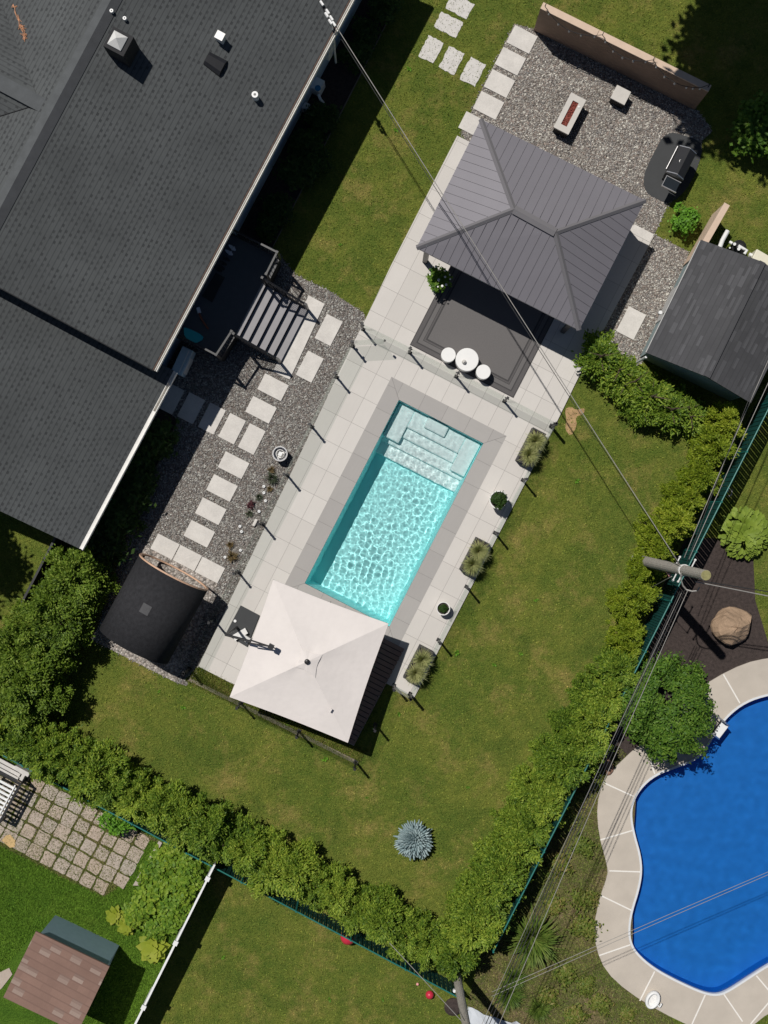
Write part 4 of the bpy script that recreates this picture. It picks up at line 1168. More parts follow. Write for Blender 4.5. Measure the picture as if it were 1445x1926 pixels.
# ------------------------------------------------------------------ grey shed
sh = thing('garden_shed', 'garden shed with mottled grey shingle roof beside the gravel', 'shed', P(1330, 600))
SR, SE = 2.78, 2.1
rA = P(1329.5, 709.5, SR); Vs = V
e_l0 = P(1216, 663.5, SE); e_l1 = P(1319, 451, SE)
ln = (e_l1 - e_l0).length; vd = (e_l1 - e_l0).normalized(); ud = Vector((vd.y, -vd.x, 0))
hw_ = (rA - e_l0).dot(ud); r0_ = e_l0 + ud * hw_; r0_.z = SR; e_r0 = e_l0 + ud * (hw_ * 1.9); e_r0.z = SE + .06
rf = MB()
for q in ([e_l0, r0_, r0_ + vd * ln, e_l1], [r0_, e_r0, e_r0 + vd * ln, r0_ + vd * ln]): rf.hexa([p - Z * .07 for p in q], q)
rf = rf.build('roof', M['shed_shingle'], sh)
rcp = MB(); rcp.obox(r0_ + vd * ln / 2 + Z * .012, ud * .1, vd * (ln / 2), Z * .012); rcp.build('ridge_cap', M['shed_shingle'], rf)
iv, iu = .22, .16
wl = [e_l0 + vd * iv + ud * iu, e_r0 + vd * iv - ud * iu, e_r0 + vd * (ln - iv) - ud * iu, e_l1 - vd * iv + ud * iu]
wm = MB().prism(wl, 0, SE - .06)
gA = [wl[0], wl[1], r0_ + vd * iv - Z * .12]; gA[0] = gA[0].xy.to_3d() + Z * (SE - .06); gA[1] = gA[1].xy.to_3d() + Z * (SE - .06)
wm.hexa(gA, [p + vd * (ln - 2 * iv) for p in gA])
wm.build('wall', M['shed_wall'], sh)
# pale eave trim along the front and its door
MB().obox((e_l0 + e_l1) / 2 - Z * .12, ud * .02, vd * (ln / 2 - .02), Z * .06).build('fascia', M['shed_wall_light'], sh)
dr = MB().prism([wl[0].lerp(wl[3], .35) - ud * .03, wl[0].lerp(wl[3], .7) - ud * .03, wl[0].lerp(wl[3], .7), wl[0].lerp(wl[3], .35)], .06, 1.85).build('door', M['shed_wall_light'], sh)
MB().obox(wl[0].lerp(wl[3], .4).xy.to_3d() - ud * .05 + Z * 1, ud * .02, vd * .015, Z * .08).build('handle', M['black'], dr)
lm = P(1242, 588, 1.7)
MB().lathe(lm, [(.05, -.14), (.07, 0), (.06, .05)], 10).build('wall_lamp', M['white'], sh)
cn = MB().tube([e_l0 + ud * .1 - vd * .05 - Z * .35, e_l0 + ud * .05 - vd * .12 - Z * 1.9], .04, 8); cn.build('downpipe', M['white'], sh)
# pool pump pipes behind the shed
pp = thing('pump_pipes', 'white pool plumbing pipes standing behind the grey shed', 'pool pump', P(1375, 455))
def pipe(pts, r_, m='white'): MB().tube(pts, r_, 10).build('pipe', M[m], pp, smooth=False)
pipe([P(1353, 468, .9), P(1359, 452, .9), P(1369, 434, .9)], .075)
pipe([P(1373, 455, .5), P(1378, 458, .55)], .05); pipe([P(1382, 459, .3), P(1382, 459, .8)], .05); pipe([P(1389, 462, .6), P(1399, 468, .6), P(1405, 471, .6), P(1400, 478, .6)], .05)
pipe([P(1390, 468, .2), P(1390, 468, .7)], .055); pipe([P(1373, 466, .2), P(1373, 466, .6)], .03)
pipe([P(1409, 478, .55), P(1418, 482, .55)], .06)
MB().lathe(P(1384, 470, 0), [(.22, 0), (.25, .1), (.25, .4), (.12, .5)], 14).build('pump_housing', M['black'], pp)
tag(MB().prism([P(1424, 468, .85), P(1452, 484, .85), P(1452, 505, .85), P(1415, 486, .85)], .0, .85).build('heater_box', M['cream'], loc=P(1433, 485), bevel=.02), 'cream metal heater box at the photo edge behind the grey shed', 'pool heater')

M['cover'] = mat('black_shingle_cover', (.034, .034, .037), 1, .3, 9, bmp=.5, spec=.08)
# ------------------------------------------------------------------ barrel sauna
bs = thing('barrel_sauna', 'black covered barrel sauna with pale wooden rim on river gravel', 'sauna', P(290, 1150))
BR, BZ = 1.24, 1.28
fl0, fr0 = P(262.5, 1045, BZ), P(392, 1107.5, BZ); bl0 = P(187, 1184, BZ)
bc = (fl0 + fr0) / 2; BR = (fr0 - fl0).length / 2; bd = (bl0 - fl0).normalized(); bu_ = Vector((-bd.y, bd.x, 0))
BL = 2.72
def arc(c, r_, n=28, a0=0, a1=2 * math.pi):
    return [c + bu_ * r_ * math.cos(a0 + (a1 - a0) * k / n) + Z * r_ * math.sin(a0 + (a1 - a0) * k / n) for k in range(n + 1)]
def shell(c0, c1, r0__, r1__, a0, a1, n=28):
    m = MB(); A = arc(c0, r1__, n, a0, a1); B = arc(c1, r1__, n, a0, a1); A2 = arc(c0, r0__, n, a0, a1); B2 = arc(c1, r0__, n, a0, a1); k = n + 1
    fs = []
    for i in range(n):
        fs += [[i, i + 1, k + i + 1, k + i], [2 * k + i, 3 * k + i, 3 * k + i + 1, 2 * k + i + 1], [i, 2 * k + i, 2 * k + i + 1, i + 1], [k + i, k + i + 1, 3 * k + i + 1, 3 * k + i]]
    fs += [[0, k, 3 * k, 2 * k], [n, 2 * k + n, 3 * k + n, k + n]]
    return m.add(A + B + A2 + B2, fs)
shell(bc + bd * .02, bc + bd * BL, BR - .015, BR, R(-22), R(202)).build('cover', M['cover'], bs, smooth=True)
shell(bc + bd * .85, bc + bd * (BL - .04), BR - .06, BR - .018, R(-90), R(270), 36).build('staves', M['copper'], bs)
shell(bc - bd * .03, bc + bd * .018, BR - .075, BR + .004, R(-90), R(270), 40).build('rim', M['copper'], bs)
ew = MB(); A = arc(bc + bd * .95, BR - .062, 32)[:-1]; ew.hexa(A, [p + bd * .04 for p in A]); ew.build('end_wall', M['copper'], bs)
ew = MB(); A = arc(bc + bd * (BL - .1), BR - .062, 32)[:-1]; ew.hexa(A, [p + bd * .04 for p in A]); ew.build('end_wall', M['copper'], bs)
MB().obox(bc + bd * .945 - Z * .15, bu_ * .32, bd * .02, Z * .85).build('door', M['timber'], bs)
for f in (1.1, BL - .5):
    MB().obox(bc + bd * f - Z * (BZ - .09 - .02), bu_ * .8, bd * .06, Z * .09).build('cradle', M['timber'], bs)
shell(bc + bd * 1.14, bc + bd * 1.46, BR, BR + .006, R(86), R(100), 4).build('patch', mat('grey_patch', (.075, .075, .078), .85, .15, 20), bs)
dskirt = shell(bc + bd * .02, bc + bd * BL, BR - .012, BR + .012, R(-26), R(-22), 2); dskirt.build('cover_edge', M['black'], bs)

# steel fire bowl and small things in the gravel
fb = thing('fire_bowl', 'round stainless steel drum open at the top beside the glass fence', 'steel drum', P(527, 855))
fc = P(527, 853.5, .42); fc.z = .012
MB().lathe(fc, [(.23, 0), (.24, .05), (.24, .42), (.25, .43), (.255, .45), (.22, .45), (.20, .44), (.2, .2), (.0, .19)], 30).build('drum', M['steel'], fb, smooth=False)
MB().lathe(fc + Z * .2, [(.15, 0), (.15, .17), (.13, .18), (.12, .04), (0, .03)], 22).build('inner_ring', M['galv'], fb)
MB().box(fc, -.06, .06, -.07, .07, .24, .36).build('insert', M['white'], fb)
for k, (x, y) in enumerate(((497, 915), (500, 942), (488, 962), (455, 1000), (453, 1035), (424, 1048), (452, 990), (497, 927))):
    c = P(x, y); c.z = .012
    tag(MB().lathe(c, [(.055, 0), (.055, .05), (.04, .07), (.018, .07), (.018, .03)], 12).build('path_light', M['white'], loc=c), 'small white ring light set in the gravel beside the glass fence', 'path light', 'white ring lights in the gravel')
tag(MB().obox(P(480, 983, .08), Vector((.06, .12, 0)), Vector((.05, -.02, 0)), Z * .05).build('white_rock', M['stone'], loc=P(480, 983), bevel=.03), 'white oval rock in the gravel against a glass fence post', 'rock')
# ------------------------------------------------------------------ foliage generators (leaf-sized faces through the volume)
def unit(a): return a / np.maximum(np.linalg.norm(a, axis=-1, keepdims=True), 1e-6)
def leaves(P_, A_, B_, l, w_):
    l = np.asarray(l)[:, None]; w_ = np.asarray(w_)[:, None]
    q = np.stack([P_ - A_ * l / 2, P_ + B_ * w_ / 2, P_ + A_ * l / 2, P_ - B_ * w_ / 2], 1)
    return q.reshape(-1, 3), np.arange(len(P_) * 4).reshape(-1, 4)
def crown(name, m, n_clump, n_leaf, rx, ry, z0, z1, leaf, seed, style='broad', sig=.13, lobes=.2, inner=.55, taper=0.):
    rng = np.random.RandomState(seed)
    d = unit(rng.normal(size=(n_clump, 3))); d[:, 2] = np.where(d[:, 2] < -.5, -d[:, 2], d[:, 2])
    th = np.arctan2(d[:, 1], d[:, 0]); ph = rng.rand(4) * 6.28
    lob = 1 + lobes * (np.sin(3 * th + ph[0]) * .5 + np.sin(5 * th + ph[1]) * .35 + np.sin(2 * th + 4 * d[:, 2] + ph[2]) * .5)
    rad = (inner + (1 - inner) * rng.rand(n_clump) ** .6) * lob
    zc, hz = (z0 + z1) / 2, (z1 - z0) / 2
    c = d * rad[:, None]
    if taper: c[:, :2] *= (1 - taper * (c[:, 2:3] + 1) / 2)
    ci = rng.randint(0, n_clump, n_leaf)
    csize = (.6 + .9 * rng.rand(n_clump))[ci][:, None]
    off = rng.normal(size=(n_leaf, 3)) * sig * csize
    p = (c[ci] + off) * np.array([rx, ry, hz]) + np.array([0, 0, zc])
    out = unit(c[ci] * np.array([1, 1, .8]) + off * 1.5 + np.array([0, 0, .15]))
    r1 = rng.normal(size=(n_leaf, 3))
    if style == 'cedar':
        oh = unit(out * np.array([1, 1, .15])); A = unit(oh * .8 + np.array([0, 0, .22]) + r1 * .55); B = unit(np.cross(A, np.array([0, 0, 1.]) + r1 * .45))
    else:
        Nn = unit(out * .5 + np.array([0, 0, .8]) + r1 * .45); A = unit(np.cross(Nn, rng.normal(size=(n_leaf, 3)))); B = np.cross(Nn, A)
    l = leaf[0] * (.6 + .8 * rng.rand(n_leaf)); w_ = leaf[1] * (.6 + .8 * rng.rand(n_leaf))
    p[:, 2] = np.maximum(p[:, 2], .03)
    Vs, Fs = leaves(p, A, B, l, w_)
    return npmesh(name, Vs, Fs, m)
def blades(name, m, n, rad, h, l, w_, seed, spread=1.0, rx=1., ry=1.):
    """arching strap leaves: three segments each"""
    rng = np.random.RandomState(seed); th = rng.rand(n) * 6.283; r0_ = rad * .35 * np.sqrt(rng.rand(n))
    base = np.stack([r0_ * np.cos(th) * rx, r0_ * np.sin(th) * ry, np.zeros(n)], -1)
    th2 = th + rng.normal(size=n) * .5; dirv = np.stack([np.cos(th2), np.sin(th2), 0 * th], -1); side = np.stack([-np.sin(th2), np.cos(th2), 0 * th], -1)
    L_ = l * (.6 + .6 * rng.rand(n)); sp = spread * (.35 + .75 * rng.rand(n)); W = w_ * (.7 + .6 * rng.rand(n))
    pts = []
    for f, wf in ((0, .7), (.35, 1), (.7, .8), (1, .1)):
        hh_ = h * (f * 1.7 - f * f * 1.1 * sp); c = base + dirv * (L_ * sp * f ** 1.3)[:, None] + np.array([0, 0, 1]) * hh_[:, None]
        pts += [c - side * (W * wf / 2)[:, None], c + side * (W * wf / 2)[:, None]]
    Vs = np.stack(pts, 1).reshape(-1, 3); b = np.arange(n)[:, None] * 8
    Fs = np.concatenate([b + np.array([[0, 1, 3, 2]]), b + np.array([[2, 3, 5, 4]]), b + np.array([[4, 5, 7, 6]])])
    Vs[:, 2] = np.maximum(Vs[:, 2], .01)
    return npmesh(name, Vs, Fs, m)
def trunk_mesh(name, h, r_, seed=1, limbs=4):
    rng = random.Random(seed); m = MB()
    m.tube([Vector((0, 0, -.02)), Vector((.02, .01, h * .4)), Vector((-.02, .03, h * .75)), Vector((.01, 0, h))], [r_, r_ * .8, r_ * .55, r_ * .2], 7)
    for k in range(limbs):
        a = k * 6.28 / limbs + rng.random(); z0 = h * (.25 + .5 * rng.random()); l = h * .28
        m.tube([Vector((0, 0, z0)), Vector((math.cos(a) * l * .6, math.sin(a) * l * .6, z0 + l * .35)), Vector((math.cos(a) * l, math.sin(a) * l, z0 + l * .7))], [r_ * .4, r_ * .25, r_ * .1], 5)
    me = bpy.data.meshes.new(name); me.from_pydata([tuple(v) for v in m.v], [], m.f); me.materials.append(M['trunk']); return me
def plant(name, label, cat, loc, crown_me, trunk_me=None, rot=0, scale=1, group=None, cname='crown', tname='trunk'):
    t = thing(name, label, cat, loc, group); t.rotation_euler = (0, 0, rot); t.scale = (scale,) * 3 if not hasattr(scale, '__len__') else scale
    for me, nm in ((crown_me, cname), (trunk_me, tname)):
        if me is None: continue
        o = bpy.data.objects.new(nm, me); COL.objects.link(o); o.parent = t
    return t
# ------------------------------------------------------------------ cedar hedges
M['bushy'] = leafmat('bushy_cedar_leaf', [(.05, .095, .012), (.11, .185, .02), (.2, .29, .035), (.29, .36, .06)])
ced = [crown('crown', M['cedar'], 100, 13500, .98, .86, .15, 2.05, (.10, .037), 20 + i, 'cedar', .068, .24, .5, .25) for i in range(4)]
cgo = [crown('crown', M['cedar_gold'], 70, 9000, .85, .75, .12, 1.9, (.105, .037), 40 + i, 'cedar', .075, .27, .5, .3) for i in range(3)]
tr_c = trunk_mesh('trunk', 1.75, .06, 3)
rng = random.Random(11)
def hedge_row(protos, pts, label, group, smin=.9, smax=1.12, jit=.12):
    made = {}
    for i, (x, y, sc) in enumerate(pts):
        k = i % len(protos); s_ = sc * rng.uniform(smin, smax)
        hz = 1.0 * s_
        c = P(x, y, 1.1 * s_); c.z = 0; c += Vector((rng.uniform(-jit, jit), rng.uniform(-jit, jit), 0))
        if k not in made: made[k] = plant('cedar_tree', label, 'cedar', c, protos[k], tr_c, rng.random() * 6.28, s_, group)
        else: dup(made[k], c, rng.random() * 6.28, s_)
def along(a, b, n, s0=1, s1=None):
    s1 = s0 if s1 is None else s1
    return [(a[0] + (b[0] - a[0]) * k / (n - 1), a[1] + (b[1] - a[1]) * k / (n - 1), s0 + (s1 - s0) * k / (n - 1)) for k in range(n)]
hedge_row(ced, along((11, 1369), (803, 1766), 20, 1.04, .97) + along((40, 1370), (330, 1520), 5, .8, .8), 'dark cedar in the row along the low green fence below the lawn', 'cedars along the low green fence', .92, 1.08)
hedge_row([ced[1], ced[3], ced[0]], along((1158, 1262), (1062, 1432), 5, 1.0, 1.02) + along((1036, 1468), (862, 1780), 9, .97, 1.1) + along((1098, 1300), (900, 1672), 7, .82, .88), 'dense cedar in the lower row between lawn and tall green fence', 'cedars along the tall green fence', .92, 1.08)
hedge_row(cgo, along((1362, 800), (1195, 1120), 8, .98, .92) + [(1270, 930, .75), (1225, 1000, .75), (1180, 1190, .95), (1160, 1130, .7), (1180, 1215, .9)], 'yellow green cedar in the upper row beside the tall green fence and pole', 'golden cedars beside the pole', .9, 1.1, .1)
shr = [crown('crown', M['maple'], 120, 5200, .95, .9, .2, 1.9, (.12, .06), 60 + i, 'broad', .11, .28, .5) for i in range(3)]
shr_b = [crown('crown', M['bushy'], 75, 8000, .95, .9, .15, 2.1, (.10, .045), 70 + i, 'cedar', .085, .3, .42) for i in range(3)]
hedge_row(shr_b, [(148, 1082, 1.05), (105, 1122, .95), (165, 1120, .8), (120, 1165, 1.05), (75, 1180, 1.0), (85, 1220, 1.0), (40, 1230, 1.05), (60, 1275, 1.1), (12, 1285, 1.1), (30, 1330, 1.05), (90, 1300, .85)], 'bushy cedar in the clump between the house corner and the lawn', 'bushy cedars at the house corner', .92, 1.1)
ced_s = [crown('crown', M['cedar'], 90, 3600, .75, .7, .1, 1.15, (.13, .05), 90 + i, 'cedar', .11, .3, .5, .2) for i in range(2)]
hedge_row(ced_s, [(1138, 676, 1.0), (1165, 700, 1.05), (1195, 722, .95), (1228, 748, 1.0), (1262, 772, .98), (1295, 792, .9), (1170, 725, .8), (1215, 765, .75), (1290, 770, .8)], 'low cedar in the short row below the grey shed wall', 'low cedars by the grey shed', .9, 1.08)
# round tree by the blue pool
bt = crown('crown', M['maple'], 240, 15000, 1.42, 1.72, .3, 2.7, (.12, .055), 101, 'broad', .06, .12, .6)
plant('round_tree', 'round dark green tree overhanging the edge of the blue pool', 'tree', Vector((*P(1258, 1335, 1.7).xy, 0)), bt, trunk_mesh('trunk', 2.1, .11, 5), .3)
mt = crown('crown', M['maple'], 90, 2600, .95, 1.0, .2, 1.5, (.17, .12), 103, 'broad', .10, .2, .5)
plant('leafy_shrub', 'broad leaved green shrub at the right edge under the tree shadow', 'shrub', Vector((*P(1434, 238, .9).xy, 0)), mt, trunk_mesh('trunk', 1.1, .05, 6))
bb = crown('crown', M['bright'], 46, 900, .42, .46, .08, .85, (.12, .075), 105, 'broad', .13, .25, .4)
plant('bright_shrub', 'small bright green shrub in the grass beside the short wooden screen', 'shrub', Vector((*P(1291, 416, .5).xy, 0)), bb, trunk_mesh('trunk', .6, .03, 7))
# a tall maple whose crown stays out of frame but shades the top right corner
big_t = crown('crown', M['maple'], 240, 26000, 4.0, 3.9, 7.2, 12.6, (.36, .24), 107, 'broad', .09, .16, .4)
plant('maple_tree', 'tall leafy tree past the top right corner that shades the lawn and shrub', 'tree', P(1322, -138), big_t, trunk_mesh('trunk', 10.5, .22, 8, 6))
plant('maple_tree', 'tall leafy tree past the left edge that shades the narrow side yard', 'tree', P(-225, 872), big_t, trunk_mesh('trunk', 10.5, .22, 18, 6), 2.1, .62)
# blue spruce
rs = np.random.RandomState(9); V_, F_ = [], []
for k in range(230):
    f = (k + .5) / 230; th = k * 2.39996; tilt = math.acos(1 - f * .93)
    d = np.array([math.cos(th) * math.sin(tilt), math.sin(th) * math.sin(tilt), math.cos(tilt)])
    L_ = .58 * (1.05 - .12 * math.cos(tilt)) * rs.uniform(.82, 1.12); s_ = unit(np.cross(d, [0, 0, 1.01])); u_ = np.cross(s_, d)
    b = len(V_); c0 = np.array([0, 0, .18]) + d * L_ * .35
    for r_, ff in ((.02, 0), (.042, .3), (.04, .7), (.012, 1.)):
        c = c0 + d * (L_ * .65 * ff)
        for q in range(5): a_ = q * 1.2566; V_.append(c + (s_ * math.cos(a_) + u_ * math.sin(a_)) * r_)
    for i in range(3):
        for q in range(5): F_.append([b + i * 5 + q, b + i * 5 + (q + 1) % 5, b + i * 5 + 5 + (q + 1) % 5, b + i * 5 + 5 + q])
me = npmesh('branches', np.maximum(np.array(V_), [-9, -9, .03]), np.array(F_), M['spruce'])
plant('blue_spruce', 'small round silver blue spruce alone on the lower lawn', 'spruce', P(779, 1576), me, trunk_mesh('trunk', .4, .05, 9), 0, 1.12, cname='branches')
# hosta and other big-leaf rosettes
def rosette(name, m, n, rad, h, ll, lw, seed, droop=.5):
    rg = np.random.RandomState(seed); V_, F_ = [], []
    for k in range(n):
        f = (k + .5) / n; th = k * 2.39996 + rg.normal() * .15; r_ = rad * math.sqrt(f) * .92
        c = np.array([math.cos(th) * r_, math.sin(th) * r_, h * (1 - .75 * f ** 1.4) + rg.normal() * .02])
        a = unit(np.array([math.cos(th), math.sin(th), .25 - droop * f + rg.normal() * .12])); s_ = unit(np.cross(a, [0, 0, 1.])); u_ = np.cross(s_, a)
        l = ll * rg.uniform(.75, 1.15); w_ = lw * rg.uniform(.8, 1.1); b = len(V_)
        for (x, y, z) in ((-.5, 0, 0), (-.28, .42, .05), (.1, .5, .06), (.5, 0, -.06), (.1, -.5, .06), (-.28, -.42, .05), (0, 0, -.01)):
            V_.append(c + a * x * l + s_ * y * w_ + u_ * z * l)
        F_ += [[b, b + 6, b + 1, b + 1], [b + 1, b + 6, b + 2, b + 2], [b + 2, b + 6, b + 3, b + 3], [b + 3, b + 6, b + 4, b + 4], [b + 4, b + 6, b + 5, b + 5], [b + 5, b + 6, b, b]]
    F = np.array(F_)[:, :3]
    return npmesh(name, np.array(V_), F, m)
hs_ = rosette('leaves', M['lime'], 210, .93, .75, .24, .165, 4)
plant('hosta', 'large lime green hosta mound beside the tall green fence', 'hosta', Vector((*P(1403, 1003, .4).xy, 0)), hs_, None, 0, 1, cname='leaves')
rb = rosette('leaves', M['rhubarb'], 24, .5, .45, .36, .28, 6, .3)
r1_ = plant('rhubarb_plant', 'yellow green rhubarb with large leaves against the white fence', 'rhubarb', P(290, 1778), rb, None, 0, 1.0, 'rhubarb plants', cname='leaves')
dup(r1_, P(218, 1720), 1.2, .62, 'yellow green rhubarb at the grass edge beside the old paving corner')
dup(r1_, P(240, 1738), 2.2, .66, 'yellow green rhubarb hanging over the lush grass below the vegetables')
vg = [crown('leaves', M['veg'], 60, 1100, .62, .6, .05, .75, (.17, .13), 120 + i, 'broad', .13, .25, .35) for i in range(3)]
first = {}
for i, (x, y, sc) in enumerate([(318, 1604, .8), (350, 1626, .85), (305, 1632, .8), (340, 1660, .85), (300, 1672, .9), (335, 1695, .85), (280, 1690, .8), (318, 1725, .8), (355, 1650, .7), (262, 1712, .72), (285, 1640, .7), (295, 1745, .65)]):
    k = i % 3
    if k not in first: first[k] = plant('vegetable_plant', 'leafy green plant in the dense vegetable bed inside the white fence', 'vegetable', P(x, y), vg[k], None, rng.random() * 6, sc, 'plants in the vegetable bed', cname='leaves')
    else: dup(first[k], P(x, y), rng.random() * 6, sc)
fc_ = crown('fronds', M['bright'], 60, 1700, .72, .62, .05, .95, (.17, .06), 131, 'broad', .12, .25, .35)
plant('ferny_plant', 'bright ferny plant leaning over the old paving at the low green fence', 'fern', P(231, 1526), fc_, None, 0, 1.0, cname='fronds')
# dark planting along the house
dp = [crown('leaves', M['dark_leaf'], 60, 1700, .7, .62, .05, .9, (.17, .07), 140 + i, 'broad', .14, .3, .35) for i in range(2)]
fd = {}
for i, (x, y, sc) in enumerate([(607, 232, .8), (580, 280, .85), (562, 335, .9), (672, 108, .75), (692, 70, .7), (590, 310, .7), (530, 395, .75), (508, 430, .7), (720, 20, .8)]):
    k = i % 2
    if k not in fd: fd[k] = plant('shade_plant', 'dark leafy plant in the shaded bed along the blue house wall', 'plant', P(x, y), dp[k], None, rng.random() * 6, sc, 'plants along the house wall', cname='leaves')
    else: dup(fd[k], P(x, y), rng.random() * 6, sc)
fd = {}
for i, (x, y, sc) in enumerate([(292, 825, 1.15), (265, 880, 1.15), (245, 930, 1.2), (225, 975, 1.15), (205, 1020, 1.1), (182, 1062, 1.2)]):
    k = i % 2
    if k not in fd: fd[k] = plant('shade_shrub', 'dark rounded shrub in the shaded row under the white lower gutter', 'shrub', P(x, y), dp[k], None, rng.random() * 6, sc, 'shrubs under the lower gutter', cname='leaves')
    else: dup(fd[k], P(x, y), rng.random() * 6, sc)
# planters with pale grass
def planter(x, y, label, l=1.22, wd=.5, h=.55):
    c = P(x, y, h); c.z = .06; t = thing('planter', label, 'planter', c, 'black box planters')
    m = MB(); m.box(c, -wd / 2, wd / 2, -l / 2, l / 2, .062, .12)
    tk_ = .05
    for a_ in ((-wd / 2, -wd / 2 + tk_, -l / 2, l / 2), (wd / 2 - tk_, wd / 2, -l / 2, l / 2), (-wd / 2 + tk_, wd / 2 - tk_, -l / 2, -l / 2 + tk_), (-wd / 2 + tk_, wd / 2 - tk_, l / 2 - tk_, l / 2)):
        m.box(c, *a_, .12, h)
    m.build('box', M['planter'], t)
    MB().box(c, -wd / 2 + tk_ + .002, wd / 2 - tk_ - .002, -l / 2 + tk_ + .002, l / 2 - tk_ - .002, .13, h - .06).build('soil', M['mulch'], t)
    return t, c
M['planter'] = mat('dark_planter', (.05, .047, .047), .7, .12)
pg = [blades('grass', M['dry_grass'], 420, .3, .34, .34, .013, 150 + i, 1.0) for i in range(2)]
for i, (x, y, lab, glab) in enumerate([(1000, 840.5, 'black box planter with pale grass at the corner by the rug side', 'uppermost'), (893.5, 1047, 'black box planter with pale grass midway between the two round pots', 'middle'), (787, 1251, 'black box planter with pale grass nearest the white parasol', 'lowest')]):
    t, c = planter(x, y, lab)
    for k, (dv, du) in enumerate(((.22, .04), (-.28, .06))):
        o = bpy.data.objects.new('grass', pg[(i + k) % 2]); COL.objects.link(o); o.parent = t
        o.location = U * du + V * dv + Z * .42; o.rotation_euler = (0, 0, rng.random() * 6)
def pot(x, y, r_, h, label, ball, br_):
    c = P(x, y, h); c.z = .062; t = thing('plant_pot', label, 'plant pot', c, 'round white pots')
    MB().lathe(c, [(r_ * .72, 0), (r_ * .98, h * .92), (r_ * 1.0, h), (r_ * .9, h), (r_ * .88, h - .07), (0, h - .08)], 28).build('pot', M['ceramic'], t)
    me = crown('shrub', M['ball'], 70, 1500, ball, ball, h - .1, h - .1 + ball * 1.5, (.05, .03), br_, 'broad', .10, .08, .6)
    o = bpy.data.objects.new('shrub', me); COL.objects.link(o); o.parent = t
    MB().lathe(c + Z * (h - .078), [(r_ * .86, 0), (r_ * .86, .01)], 20).build('soil', M['mulch'], t)
M['ball'] = leafmat('clipped_leaf', [(.022, .055, .01), (.04, .085, .014), (.06, .11, .02)])
pot(938, 940.5, .31, .58, 'round white pot filled by a clipped green ball shrub', .265, 161)
pot(834, 1144.5, .225, .42, 'smaller round white pot with a dark rim of soil and little shrub', .13, 162)
# flower pot by the pavilion
fp = thing('flower_pot', 'round dark pot of green leaves and white flowers beside the rug', 'flower pot', Vector((*P(827, 527, .5).xy, .062)))
fc2 = ORG[fp.name]
MB().lathe(fc2, [(.2, 0), (.27, .38), (.29, .42), (.25, .42), (.24, .36), (0, .35)], 24).build('pot', M['black_matte'], fp)
o = bpy.data.objects.new('leaves', crown('leaves', M['maple'], 50, 900, .38, .38, .28, .78, (.1, .06), 171, 'broad', .13, .2, .5)); COL.objects.link(o); o.parent = fp
for (x, y, r_) in ((820, 502, .035), (809, 516.5, .03), (825.5, 526.5, .052), (832, 538, .045), (839.5, 535.5, .045), (837.5, 521, .04), (846, 517, .03), (824, 539.5, .03), (847, 525, .03), (838, 509, .03)):
    c = P(x, y, .82); MB().lathe(c, [(r_ * .4, -.03), (r_, 0), (r_ * .9, .02), (r_ * .3, .03)], 9).build('flower', M['petal'], fp)
# small garden plants in the gravel
sg = blades('leaves', M.setdefault('dull_tuft', leafmat('dull_tuft', [(.05, .07, .04), (.10, .12, .08), (.16, .17, .11)])), 70, .16, .2, .22, .018, 181)
a_ = plant('tuft_plant', 'small green grey tuft in the gravel beside the steel drum', 'tuft', P(513, 900), sg, None, 0, 1.15, 'tufts in the gravel', cname='leaves')
dup(a_, P(470, 966), 1, .7, 'small green tuft in the gravel left of the white rock')
dup(a_, P(488, 935), 2, .7, 'small green tuft between two white ring lights in the gravel')
ob = blades('leaves', M['orange_grass'] if 'orange_grass' in M else M.setdefault('orange_grass', leafmat('orange_grass', [(.16, .11, .05), (.24, .17, .08), (.2, .16, .09)])), 90, .16, .2, .2, .018, 183)
b_ = plant('tuft_plant', 'orange brown grass tuft in the gravel near the joined slabs', 'tuft', P(437, 1046), ob, None, 0, 1.1, 'tufts in the gravel', cname='leaves')
dup(b_, P(511, 884), 1, .7, 'orange brown tuft just above the green grey tuft by the drum')
dup(b_, P(508, 920), 2, .6, 'rusty tuft against the glass fence below the steel drum')
dup(b_, P(434, 1025), 2.6, .7, 'brown tuft just above the orange tuft near the joined slabs')
rdp = crown('leaves', M['red_leafy'], 16, 120, .13, .13, .02, .2, (.07, .04), 185, 'broad', .2, .2, .3)
plant('red_plant', 'tiny dark red leafy plant in the gravel left of the glass fence', 'plant', P(472, 949), rdp, None, cname='leaves')
# strap-leaf clumps and weeds by the tall fence
dl = blades('leaves', M['sedge'], 320, .5, .55, .75, .035, 191)
d0 = plant('daylily', 'big clump of strap leaves under the cables near the lower fence end', 'daylily', P(1000, 1762), dl, None, 0, 1.25, 'strap leaf clumps', cname='leaves')
dup(d0, P(957, 1868), 2, .7, 'lower clump of strap leaves beside the pale grey tarp')
dup(d0, P(1012, 1895), 4, .55, 'small clump of strap leaves at the bottom edge past the tarp')
dup(d0, P(967, 1838), 1, .55, 'small clump of strap leaves where the two pale wires end')

